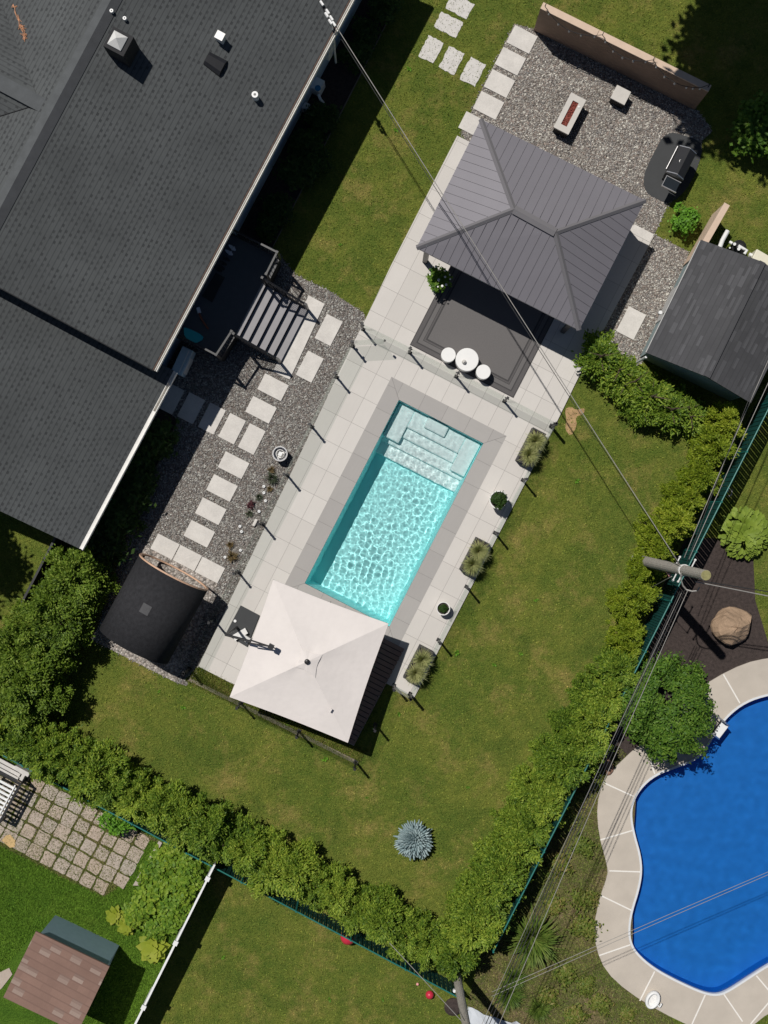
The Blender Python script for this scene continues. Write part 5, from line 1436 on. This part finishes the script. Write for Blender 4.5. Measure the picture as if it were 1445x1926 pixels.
wd_m = [crown('leaves', M['weed'], 26, 420, .4, .36, .02, .28, (.12, .05), 200 + i, 'broad', .2, .4, .2) for i in range(2)]
wfst = {}
for i, (x, y, sc) in enumerate([(1062, 1540, 1.1), (1085, 1500, .8), (1098, 1590, 1.0), (1050, 1620, 1.2), (1095, 1690, 1.1), (1040, 1700, 1.0), (1100, 1740, 1.2), (1065, 1830, 1.1), (1100, 1850, .9), (1030, 1870, 1.0), (1130, 1885, 1.0), (1080, 1905, 1.1), (1115, 1470, .8), (1180, 1905, .8), (1015, 1640, .9)]):
    k = i % 2
    if k not in wfst: wfst[k] = plant('weed_plant', 'low weed clump on the patchy soil between the cables and pool apron', 'weed', P(x, y), wd_m[k], None, rng.random() * 6, sc, 'weeds by the pool apron', cname='leaves')
    else: dup(wfst[k], P(x, y), rng.random() * 6, sc)
lw = blades('leaves', M['bright'], 26, .07, .05, .09, .02, 211, 1.0)
w0 = None
for (x, y) in ((751, 1343), (860, 1228), (1008, 1128), (930, 1250), (612, 1428), (540, 1360), (345, 1330), (300, 1300), (690, 1500), (880, 1480), (980, 1230), (1085, 905), (770, 130), (745, 245), (640, 460), (620, 1880), (420, 1800), (720, 1880)):
    if w0 is None: w0 = plant('lawn_weed', 'tiny bright green weed tuft standing out in the mown lawn', 'weed', P(x, y), lw, None, 0, 1, 'weed tufts in the lawn', cname='leaves')
    else: dup(w0, P(x, y), rng.random() * 6, rng.uniform(.7, 1.5))
# ------------------------------------------------------------------ ground cover, counted by nobody
def scatter_blades(name, polys, holes, n, m, l, w_, seed, kind_label, dens=None):
    rg = np.random.RandomState(seed); Ps = []
    xs = [p.x for pl in polys for p in pl]; ys = [p.y for pl in polys for p in pl]
    x0, x1, y0, y1 = max(min(xs), -13.5), min(max(xs), 13.5), max(min(ys), -18), min(max(ys), 18)
    x = rg.uniform(x0, x1, n); y = rg.uniform(y0, y1, n); k = np.zeros(n, bool)
    for pl in polys: k |= inside(pl, x, y)
    for pl in holes: k &= ~inside(pl, x, y)
    x, y = x[k], y[k]; q = len(x)
    th = rg.rand(q) * 6.283; lean = rg.uniform(.25, 1.0, q); L_ = l * rg.uniform(.5, 1.3, q)
    base = np.stack([x, y, np.full(q, .002)], -1); d = np.stack([np.cos(th) * lean, np.sin(th) * lean, 1.1 - lean * .6], -1); d = unit(d) * L_[:, None]
    s_ = np.stack([-np.sin(th), np.cos(th), 0 * th], -1) * (w_ * rg.uniform(.6, 1.4, q))[:, None]
    Vs = np.stack([base - s_, base + s_, base + d], 1).reshape(-1, 3); Fs = np.arange(q * 3).reshape(-1, 3)
    o = link(npmesh(name, Vs, Fs, m), name); return tag(o, kind='stuff')
allp = [Vector((-14, -18, 0)), Vector((14, -18, 0)), Vector((14, 18, 0)), Vector((-14, 18, 0))]
house_poly = [hp(wu, V1, 0), hp(wu, .6, 0), hp(LE - .4, .6, 0), hp(LE - .4, LV, 0), hp(-25, LV, 0), hp(-25, V1, 0)]
hl_ = [A_gravel_w, A_gravel_n, A_patio, apron, A_mulch, A_soil, A_lush, A_patio_w, A_bed_n, A_bed_s, house_poly, [P(*p) for p in ((362, 1276), (668, 1434), (700, 1400), (380, 1240))]]
scatter_blades('grass', [allp], hl_, 230000, M['lawn_blade'], .06, .015, 1, '')
scatter_blades('lush_grass', [A_lush], [A_patio_w, [P(*p) for p in ((67, 1751), (206, 1817), (100, 2000), (0, 1950), (-60, 1900))]], 200000, M['lush_blade'], .07, .016, 2, '')
scatter_blades('weeds', [A_soil], [apron], 90000, M['soil_blade'], .09, .014, 3, '')
scatter_blades('bed_weeds', [A_bed_c], [A_patio], 60000, M['weed'], .12, .016, 4, '')

def pebbles(name, polys, holes, n, seed):
    rg = np.random.RandomState(seed); xs = [p.x for pl in polys for p in pl]; ys = [p.y for pl in polys for p in pl]
    x = rg.uniform(min(xs), max(xs), n); y = rg.uniform(min(ys), max(ys), n); k = np.zeros(n, bool)
    for pl in polys: k |= inside(pl, x, y)
    for pl in holes: k &= ~inside(pl, x, y)
    x, y = x[k], y[k]; q = len(x); th = rg.rand(q) * 6.28; r_ = rg.uniform(.012, .03, q); e_ = rg.uniform(.6, 1.2, q)
    c = np.stack([x, y, .012 + r_ * .35], -1); a1 = np.stack([np.cos(th), np.sin(th), 0 * th], -1) * r_[:, None]; a2 = np.stack([-np.sin(th), np.cos(th), 0 * th], -1) * (r_ * e_)[:, None]; a3 = np.stack([rg.normal(size=q) * .3, rg.normal(size=q) * .3, np.ones(q)], -1) * (r_ * .6)[:, None]
    Vs = np.stack([c + a1, c + a2, c - a1, c - a2, c + a3, c - a3], 1).reshape(-1, 3)
    f = np.array([[0, 1, 4], [1, 2, 4], [2, 3, 4], [3, 0, 4], [1, 0, 5], [2, 1, 5], [3, 2, 5], [0, 3, 5]])
    Fs = (np.arange(q)[:, None, None] * 6 + f[None]).reshape(-1, 3)
    return tag(link(npmesh(name, Vs, Fs, M['pebble']), name), kind='stuff')
def grown(poly, d): return offs(poly, d)
pebbles('gravel_stones', [offs(A_gravel_w, .06)], [A_patio], 26000, 31)
pebbles('gravel_stones', [offs(A_gravel_n, .06)], [A_patio, [P(*p) for p in mp]], 30000, 32)
# ------------------------------------------------------------------ green fences
def line_fence(label, a, b, h, nposts, group=None, slat=True):
    f = thing('green_fence', label, 'fence', (a + b) / 2, group)
    d = (b - a).normalized(); s_ = Vector((-d.y, d.x, 0)); L_ = (b - a).length
    MB().tube([a + Z * h, b + Z * h], .024, 8).build('top_rail', M['teal_rail'], f)
    for k in range(nposts):
        p = a.lerp(b, k / (nposts - 1)); MB().tube([p, p + Z * (h + .05)], .032, 8).build('post', M['teal_rail'], f)
    m = MB(); n = int(L_ / .085)
    for k in range(n):
        p = a + d * (L_ * (k + .5) / n); o = s_ * (.008 if k % 2 else -.008)
        m.obox(p + o + Z * (h / 2 + .01), d * .036, s_ * .004, Z * (h / 2 - .03))
    m.build('slat_mesh', M['teal'], f)
    return f
def ground_of(px_, py_, h): p = P(px_, py_, h); p.z = 0; return p
TFH = 1.8
line_fence('tall green slatted chain link fence under the cables beside the pool', ground_of(1500, 662, TFH), ground_of(928, 1790, TFH), TFH, 13, 'green fences')
line_fence('low green slatted chain link fence below the dark cedar row', ground_of(-60, 1386, 1.2), ground_of(866, 1878, 1.2), 1.2, 10, 'green fences')
tag(MB().tube([P(1368, 926, .6), P(1372, 918, .6), P(1377, 921, .6), P(1376, 930, .6), P(1370, 934, .6)], .03, 6).build('hose_loop', M['wire'], loc=P(1371, 926)), 'pale coiled hose hanging on the tall green fence above the hosta', 'hose')
# white fence
wf = thing('white_fence', 'white panel fence running down from the low green fence', 'fence', P(330, 1774))
WFH = 1.45
a, b = ground_of(404, 1626, WFH), ground_of(222, 1992, WFH); d = (b - a).normalized(); s_ = Vector((-d.y, d.x, 0))
L_ = (b - a).length
for k, f_ in enumerate((.07, .4, .73, 1.0)):
    p = a.lerp(b, f_); MB().obox(p + Z * (WFH / 2 + .03), d * .06, s_ * .06, Z * (WFH / 2 + .03)).obox(p + Z * (WFH + .08), d * .075, s_ * .075, Z * .02).build('post', M['white'], wf)
prev = 0
for f_ in (.07, .4, .73, 1.0):
    p, q = a.lerp(b, prev), a.lerp(b, f_)
    m = MB(); n = max(2, int((q - p).length / .17))
    for k in range(n):
        c = p.lerp(q, (k + .5) / n); m.obox(c + Z * (WFH / 2 - .02), d * ((q - p).length / n / 2 - .004), s_ * .014, Z * (WFH / 2 - .06))
    m.build('panel', M['white'], wf)
    for hz_ in (WFH - .02, .1): MB().obox(p.lerp(q, .5) + Z * hz_, d * (q - p).length / 2, s_ * .032, Z * .033).build('rail', M['white'], wf)
    prev = f_
# dark fence at left, beyond the bushy cedars
df = thing('dark_fence', 'dark solid fence behind the bushy cedars at the left edge', 'fence', P(55, 1115))
a, b = ground_of(104, 1012, 1.2), ground_of(-60, 1330, 1.2); d = (b - a).normalized(); s_ = Vector((-d.y, d.x, 0))
MB().obox((a + b) / 2 + Z * .6, d * ((b - a).length / 2), s_ * .02, Z * .58).build('panel', M['black_matte'], df)
MB().obox((a + b) / 2 + Z * 1.2, d * ((b - a).length / 2), s_ * .035, Z * .02).build('rail', M['black'], df)
for k in range(4): MB().obox(a.lerp(b, k / 3) + Z * .62, d * .04, s_ * .04, Z * .62).build('post', M['black'], df)

# old paving slabs next door
AW = R(28); pu, pv = UV(AW); o0 = P(64, 1456); rg = random.Random(21)
cnt = 0
poly = [P(*p) for p in ((-60, 1400), (66, 1462), (280, 1572), (236, 1655), (194, 1684), (118, 1648), (60, 1618), (0, 1588), (-60, 1560))]
for i in range(-7, 12):
    for j in range(0, 6):
        c = o0 + pu * (i * .505 + .26) - pv * (j * .505 + .28)
        if not inside(poly, np.array([c.x]), np.array([c.y]))[0] or c.x < -13.2: continue
        hw_ = .225 + rg.uniform(-.012, .012); pts = []; an = AW + R(rg.uniform(-2.5, 2.5)); qu, qv = UV(an)
        for (sx, sy), (tx, ty) in zip(((-1, -1), (1, -1), (1, 1), (-1, 1)), ((1, -1), (1, 1), (-1, 1), (-1, -1))):
            for f_ in (0.08, .5, .92):
                x, y = sx + (tx - sx) * f_, sy + (ty - sy) * f_
                pts.append(c + qu * (x * hw_ + rg.uniform(-.022, .022)) + qv * (y * hw_ + rg.uniform(-.022, .022)))
        o = MB().prism(pts, 0, .03 + rg.uniform(0, .012)).build('paving_slab', M['paver_old'], loc=c, bevel=.01)
        tag(o, 'worn square paving slab with weeds in its joints on the old patio', 'paving slab', 'slabs of the old patio'); cnt += 1
ps_ = MB().prism([P(12, 1571), P(20, 1569), P(30, 1580), P(29, 1592), P(20, 1594), P(4, 1580)], 0, .05)
tag(ps_.build('paving_slab', mat('yellow_sandstone', (.55, .38, .18), .9, .15), loc=P(17, 1582)), 'broken yellow paving slab at the corner of the old patio', 'paving slab')
scatter_blades('joint_weeds', [A_patio_w], [], 60000, M['soil_blade'], .085, .014, 6, '')
tag(MB().prism([P(300, 1580), P(306, 1584), P(264, 1664), P(251, 1664)], 0, .09).build('kerb_stone', M['paver_old'], loc=P(280, 1622)), 'narrow grey kerb between the old patio and the vegetables', 'kerb')
# slatted garden chair
gcn = thing('garden_swing', 'white slatted garden seat with black frame at the left edge', 'garden seat', P(-8, 1490))
g0 = P(-8, 1496, .8); gA = R(28); gu2, gv2 = UV(gA)
fm = MB()
for u_ in (-.55, .55): fm.obox(g0.xy.to_3d() + gu2 * u_ + Z * .8, gu2 * .035, gv2 * .75, Z * .035)
for v_ in (-.72, .72): fm.obox(g0.xy.to_3d() + gv2 * v_ + Z * .8, gu2 * .515, gv2 * .035, Z * .034)
fm.build('frame', M['black'], gcn)
for u_, v_ in ((-.55, -.7), (.55, -.7), (-.55, .7), (.55, .7)): MB().obox(g0.xy.to_3d() + gu2 * u_ + gv2 * v_ + Z * .38, gu2 * .03, gv2 * .03, Z * .38).build('leg', M['black'], gcn)
for k in range(8):
    v_ = -.56 + k * .15; MB().obox(g0.xy.to_3d() + gv2 * v_ + Z * .8, gu2 * .5, gv2 * .04, Z * .015).build('slat', M['white'], gcn)
MB().obox(g0.xy.to_3d() + gu2 * .42 + Z * .84, gu2 * .02, gv2 * .62, Z * .02).build('arm', M['white'], gcn)
bn = thing('garden_bench', 'pale plank bench along the low green fence at the left edge', 'bench', P(10, 1440))
b0 = P(8, 1440, .45)
for k in range(3): MB().obox(b0.xy.to_3d() - gv2 * (k * .14 - .1) + Z * .45, gu2 * .62, gv2 * .055, Z * .02).build('plank', M['stone_rough'], bn)
for u_ in (-.5, .5): MB().obox(b0.xy.to_3d() + gu2 * u_ + Z * .214, gu2 * .03, gv2 * .17, Z * .21).build('leg', M['black'], bn)
tag(MB().obox(P(46, 1447, .3), gu2 * .27, gv2 * .07, Z * .3).build('concrete_block', M['stone_rough'], loc=P(46, 1447)), 'pale concrete block leaning by the low green fence near the bench', 'block')
tag(MB().obox(P(42, 1458, .2), gu2 * .12, gv2 * .11, Z * .2).build('concrete_block', M['stone_rough'], loc=P(42, 1458)), 'smaller concrete block in front of the long pale block', 'block')
# brown roofed shed
b2 = thing('small_shed', 'small shed with brown shingle roof and blue wall, bottom left', 'shed', P(90, 1840))
z1, z2 = 2.15, 2.75
t0, t1 = P(67.5, 1752, z1), P(206, 1818, z1); du_ = (t1 - t0).normalized(); dv_ = Vector((du_.y, -du_.x, 0)); wd_ = (t1 - t0).length
hl2 = 2.2
rm = MB(); q = [t0, t1, t1 + dv_ * hl2 + Z * .3, t0 + dv_ * hl2 + Z * .3]
if (q[1] - q[0]).cross(q[3] - q[0]).z < 0: q = q[::-1]
rm.hexa([p - Z * .07 for p in q], q); rm.build('roof', M['brown_shingle'], b2)
w4 = [t0 + du_ * .12 + dv_ * .16, t1 - du_ * .1 + dv_ * .16, t1 - du_ * .1 + dv_ * (hl2 - .2), t0 + du_ * .12 + dv_ * (hl2 - .2)]
MB().prism(w4, 0, z1 - .05).build('wall', M['bluegrey'], b2)
MB().obox((w4[0] + w4[1]).xy.to_3d() / 2 - dv_ * .02 + Z * (z1 - .16), du_ * (wd_ / 2 - .15), dv_ * .02, Z * .06).build('trim', M['bluegrey'], b2)
pb_ = MB(); 
tag(MB().prism([P(-20, 1838), P(18, 1820), P(24, 1832), P(4, 1858), P(-20, 1880)], .0, .03).build('paving_slab', M['paver_old'], loc=P(5, 1845)), 'odd paving slab in the grass beside the brown roofed shed', 'paving slab')
# balls on the neighbour's lawn
def ball(x, y, r_, m, label):
    c = P(x, y); n = 14; prof = [(max(.002, r_ * math.sin(math.pi * k / n)), r_ - r_ * math.cos(math.pi * k / n)) for k in range(n + 1)]
    tag(MB().lathe(c, prof, 22).build('play_ball', M[m], loc=c, smooth=True), label, 'ball')
ball(655.5, 1757, .26, 'red', 'large red ball half hidden under the low green fence')
ball(808, 1868, .14, 'red', 'smaller red ball on the grass near the leaning second pole')
ball(785.5, 1850, .05, 'pink', 'tiny pink ball on the grass just above the smaller red ball')
# boulder
def boulder(c, rx, ry, rz, seed):
    rg_ = np.random.RandomState(seed); m = MB(); vs = []; n1, n2_ = 14, 22
    dirs = unit(rg_.normal(size=(9, 3))); lim = .72 + .22 * rg_.rand(9)
    for i in range(n1 + 1):
        ph = math.pi * i / n1
        for j in range(n2_):
            th = 2 * math.pi * j / n2_; d_ = np.array([math.sin(ph) * math.cos(th), math.sin(ph) * math.sin(th), math.cos(ph)])
            r_ = 1.0
            for k in range(9):
                dd = d_ @ dirs[k]
                if dd > 1e-3: r_ = min(r_, lim[k] / dd)
            r_ += .025 * math.sin(5 * th + 3 * ph) + .015 * rg_.normal()
            vs.append(Vector((c.x + d_[0] * r_ * rx, c.y + d_[1] * r_ * ry, max(0, rz * .55 + d_[2] * r_ * rz))))
    fs = []
    for i in range(n1):
        for j in range(n2_):
            j2 = (j + 1) % n2_; fs.append([i * n2_ + j, (i + 1) * n2_ + j, (i + 1) * n2_ + j2, i * n2_ + j2])
    return m.add(vs, fs)
bo = boulder(P(1380, 1178, .4), .74, .66, .55, 12).build('boulder', M['rock'], loc=P(1380, 1178))
tag(bo, 'large tan boulder on the dark mulch below the hosta', 'boulder')
tag(boulder(P(1144, 1440), .18, .3, .14, 5).build('boulder', mat('red_brown_stone', (.28, .16, .11), .9, .2), loc=P(1144, 1440)), 'reddish brown stone at the concrete edge under the cables', 'stone')
# pool ladder
ld = thing('pool_ladder', 'white pool ladder tread with dark rails at the blue pool edge', 'pool ladder', P(1345, 1372))
lc = P(1356, 1373, .5); la = R(40)
l_u = (P(1368, 1362) - P(1349, 1387)).normalized(); l_v = Vector((-l_u.y, l_u.x, 0))
if l_v.x > 0: l_v = -l_v
MB().obox(lc, l_u * .28, l_v * .13, Z * .03).build('tread', M['white'], ld, bevel=.015)
for s0 in (-.28, .28):
    e_ = lc + l_u * s0
    MB().tube([e_ - l_v * .1 - Z * 1.0, e_ - l_v * .1 + Z * .1, e_ + l_v * .15 + Z * .35, e_ + l_v * .5 + Z * .3, e_ + l_v * .62 - Z * .44], .028, 8).build('rail', M['steel'], ld)
MB().obox(lc + l_v * .17 + Z * .0, l_u * .27, l_v * .018, Z * .03).build('brace', M['black'], ld)
# pool float seat
fs_ = thing('pool_toy', 'white oval plastic seat with grey hollow on the pool apron', 'plastic seat', P(1229, 1883))
fo_ = P(1228.5, 1882, .3); fo_.z = .05; pts = [(.30, .2), (.33, .16)]
def ov(c, a_, b_, z, n=24, rt=R(62)): return [c + Vector((math.cos(t) * a_ * math.cos(rt) - math.sin(t) * b_ * math.sin(rt), math.cos(t) * a_ * math.sin(rt) + math.sin(t) * b_ * math.cos(rt), z)) for t in [2 * math.pi * k / n for k in range(n)]]
m = MB(); rgs = [ov(fo_, .24, .17, .02), ov(fo_, .31, .23, .12), ov(fo_, .31, .23, .24), ov(fo_, .28, .20, .28), ov(fo_, .23, .145, .26), ov(fo_, .2, .12, .12)]
vs = [p for r_ in rgs for p in r_]; fs = []
for i in range(5):
    for k in range(24): fs.append([i * 24 + k, i * 24 + (k + 1) % 24, i * 24 + 24 + (k + 1) % 24, i * 24 + 24 + k])
fs.append(list(range(24))[::-1]); m.add(vs, fs); m.build('shell', M['white'], fs_, smooth=True)
m = MB().prism(ov(fo_, .197, .117, 0), .125 + .05, .14 + .05); m.build('cushion', M['galv'], fs_)
MB().tube([fo_ + Vector((.12, -.14, .2)), fo_ + Vector((.24, -.24, .2)), fo_ + Vector((.3, -.12, .2))], .035, 7).build('handle', M['white'], fs_)
# tarp heap at the bottom edge
tb = MB(); rg_ = np.random.RandomState(4); nx, ny = 12, 9; vs = []
c0 = P(880, 1893); e1 = P(990, 1926) - c0; e2 = P(868, 1960) - c0
for i in range(nx):
    for j in range(ny):
        f_, g_ = i / (nx - 1), j / (ny - 1); p = c0 + e1 * f_ * (1 - .2 * g_) + e2 * g_ * 1.2
        vs.append(Vector((p.x + rg_.normal() * .02, p.y + rg_.normal() * .02, .02 + .55 * math.sin(math.pi * min(1, f_ * .9 + .05)) * (.35 + .65 * min(1, g_ * 2)) + rg_.normal() * .03)))
fs = [[i * ny + j, i * ny + j + 1, (i + 1) * ny + j + 1, (i + 1) * ny + j] for i in range(nx - 1) for j in range(ny - 1)]
tag(tb.add(vs, fs).build('tarp', M['tarp'], loc=c0), 'pale grey tarp spread on the ground beside the second pole', 'tarp')
tag(MB().lathe(P(852, 1892), [(.28, 0), (.3, .1), (.22, .16), (0, .17)], 18).build('mulch_ring', M['mulch'], loc=P(852, 1892)), 'round dark mound of mulch at the foot of the second pole', 'mulch')
# ------------------------------------------------------------------ utility poles and cables
up_ = thing('utility_pole', 'tall weathered wooden utility pole above the mulch bed', 'utility pole', Vector((*P(1214, 1057, 1.3).xy, 0)))
pb0 = Vector((*P(1208, 1054, 1.0).xy, 0)); pt = P(1328, 1082, 7.3)
PR = .175
shaft = [pb0.lerp(pt, f) for f in (0, .2, .4, .6, .8, 1)]
MB().tube(shaft, [PR, PR * .97, PR * .94, PR * .9, PR * .87, PR * .84], 16).build('shaft', M['pole'], up_, smooth=False)
tdir = (pt - pb0).normalized()
MB().tube([pt + tdir * .001, pt + tdir * .02], PR * .8, 16).build('cap', M['pole_end'], up_)
at = pb0.lerp(pt, .73); AZ = at.z
MB().tube([at - tdir * .05, at + tdir * .05], PR * 1.02, 14).build('band', M['galv'], up_)
dv2 = Vector((math.sin(R(27)), math.cos(R(27)), 0)); dvu = Vector((math.cos(R(27)), -math.sin(R(27)), 0))
for k, (f, s0) in enumerate(((.60, 1), (.73, -1), (.80, 1), (.66, -1))):
    c = pb0.lerp(pt, f); MB().tube([c + dv2 * s0 * (PR * .8), c + dv2 * s0 * (PR + .17)], .02, 7).build('bracket', M['galv'], up_)
    MB().lathe(c + dv2 * s0 * (PR + .2) - Z * .05, [(.02, 0), (.035, .02), (.035, .06), (.02, .08)], 10).build('insulator', M['galv'], up_)
lp = [P(1281, 1078, 5.6), P(1281, 1090, 5.5), P(1285, 1102, 5.4), P(1291, 1109, 5.35), P(1302, 1112, 5.4), P(1312, 1111, 5.45), P(1316, 1104, 5.5)]
MB().tube(lp, .022, 7).build('wire_loop', M['wire'], up_)
MB().tube([pb0.lerp(pt, .15) + Vector((0, -.18, 0)), pb0.lerp(pt, .45) + Vector((0, -.19, 0)), pb0.lerp(pt, .62) + Vector((0, -.17, .05))], .02, 6).build('riser_cable', M['wire_black'], up_)
MB().obox(pb0.lerp(pt, .5) + Vector((.02, -.2, .02)), Vector((.05, -.09, 0)), Vector((.03, .015, 0)), Z * .04).build('tag_plate', M['pink'], up_)
p2 = thing('utility_pole', 'second leaning wooden pole cut by the bottom edge of the photo', 'utility pole', Vector((*P(858, 1835, 1.2).xy, 0)))
q0 = Vector((*P(858, 1832, 1.0).xy, 0)); q1 = P(893, 2010, 7.3)
MB().tube([q0.lerp(q1, f) for f in (0, .3, .6, 1)], [.145, .14, .13, .12], 14).build('shaft', M['pole'], p2)
MB().lathe(q0.lerp(q1, .3) + Vector((-.17, 0, 0)), [(.05, 0), (.05, .1)], 8).build('fitting', M['white'], p2)
def cable(name, label, a, b, sagm, r_, m, n=26, group=None, cat='cable'):
    pts = [a.lerp(b, k / n) - Z * sagm * 4 * (k / n) * (1 - k / n) for k in range(n + 1)]
    return tag(MB().tube(pts, r_, 5).build(name, M[m], loc=a, smooth=True), label, cat, group)
hA = P(627, 41, 4.15); hB = P(1279, 1062, 5.55)
cable('service_cable', 'twisted pale wire crossing the yard from the house eave to the pole', hA, hB, .12, .013, 'wire', 30, 'wires across the yard')
cable('service_cable', 'thin dark wire beside the pale one across the yard from house to pole', hA + Vector((-.05, .02, -.2)), hB + Vector((.02, .03, -.3)), .3, .010, 'wire_black', 30, 'wires across the yard')
# splice sleeves on the house end
for k, (f, lab) in enumerate(((.17, 'dark splice sleeve on the dark wire nearest the house'), (.2, 'dark splice sleeve on the dark wire, second from the house'))):
    p = (hA + Vector((-.05, .02, -.2))).lerp(hB, f) - Z * .25; d_ = (hB - hA).normalized()
gx = 'cables along the tall green fence'
ne = [(1462, 640), (1448, 652), (1480, 646)]
labs = ['upper pale cable strung above the tall green fence, top stretch', 'middle dark cable strung above the tall green fence, top stretch', 'outer grey cable strung above the tall green fence, top stretch']
ends = [(1287, 1049), (1292, 1058), (1296, 1052)]
for k in range(3):
    cable('overhead_cable', labs[k], P(*ne[k], 5.3 + .2 * k), P(*ends[k], 5.1 + .3 * k), .1, (.011, .010, .011)[k], ('wire', 'wire_black', 'wire')[k], 16, gx)
ends2 = [(1279, 1112), (1284, 1110), (1289, 1108), (1294, 1110), (1282, 1115)]
ends3 = [(886, 1990), (893, 1990), (900, 1995), (912, 1990), (880, 1985)]
labs = ['black cable nearest the fence rail, lower stretch to the second pole', 'second black cable of the lower bundle to the second pole', 'third black cable of the lower bundle to the second pole', 'outermost pale cable of the lower bundle to the second pole', 'thin pale cable crossing the lower bundle to the second pole']
for k in range(5):
    cable('overhead_cable', labs[k], P(*ends2[k], 5.2 + .1 * k), P(*ends3[k], 5.1 + .1 * k), .12, (.012, .012, .010, .011, .007)[k], ('wire_black', 'wire_black', 'wire_black', 'wire', 'wire')[k], 24, gx)
cable('overhead_cable', 'pale wire running right from the pole over the mulch bed', P(1308, 1094, 5.6), P(1500, 1132, 5.2), .05, .018, 'wire', 12)
cable('overhead_cable', 'dark wire running right from the pole just above the pale one', P(1308, 1091, 5.6), P(1500, 1122, 5.2), .05, .016, 'wire_black', 12)
cable('overhead_cable', 'upper of the two pale wires crossing the blue pool', P(1520, 1608, 4.9), P(925, 1866, 5.0), .05, .008, 'wire', 20, 'wires over the blue pool')
cable('overhead_cable', 'lower of the two pale wires crossing the blue pool', P(1520, 1613, 4.9), P(925, 1874, 5.0), .05, .008, 'wire', 20, 'wires over the blue pool')
gy = thing('guy_wire', 'thin guy wire with yellow guard rising from the cedars to the second pole', 'guy wire', P(724, 1764, .8))
MB().tube([P(722, 1762, 1.9), P(800, 1846, 3.4), P(868, 1920, 5.0)], .011, 5).build('wire', M['wire'], gy)
MB().tube([P(720, 1760, 1.85), P(731, 1772, 2.1)], .035, 8).build('guard', M['yellow'], gy)
cable('overhead_cable', 'thin brace wire from the tall pole down through the golden cedars', P(1264, 1084, 5.2), Vector((*P(1236, 1112, 1.6).xy, .4)), 0, .011, 'wire', 6)
# bed edging strip in the shade of the house
for (a, b, lab) in (((732, 35), (514, 464), 'thin pale edging line of the shaded bed beside the upper house wall'), ((335, 792), (243, 992), 'thin pale edging line between gravel and shrubs under the lower gutter')):
    a, b = P(*a), P(*b); d = (b - a).normalized(); s_ = Vector((-d.y, d.x, 0)) * .015
    tag(MB().prism([a - s_, b - s_, b + s_, a + s_], 0, .06).build('bed_edging', M['timber'], loc=a), lab, 'edging')
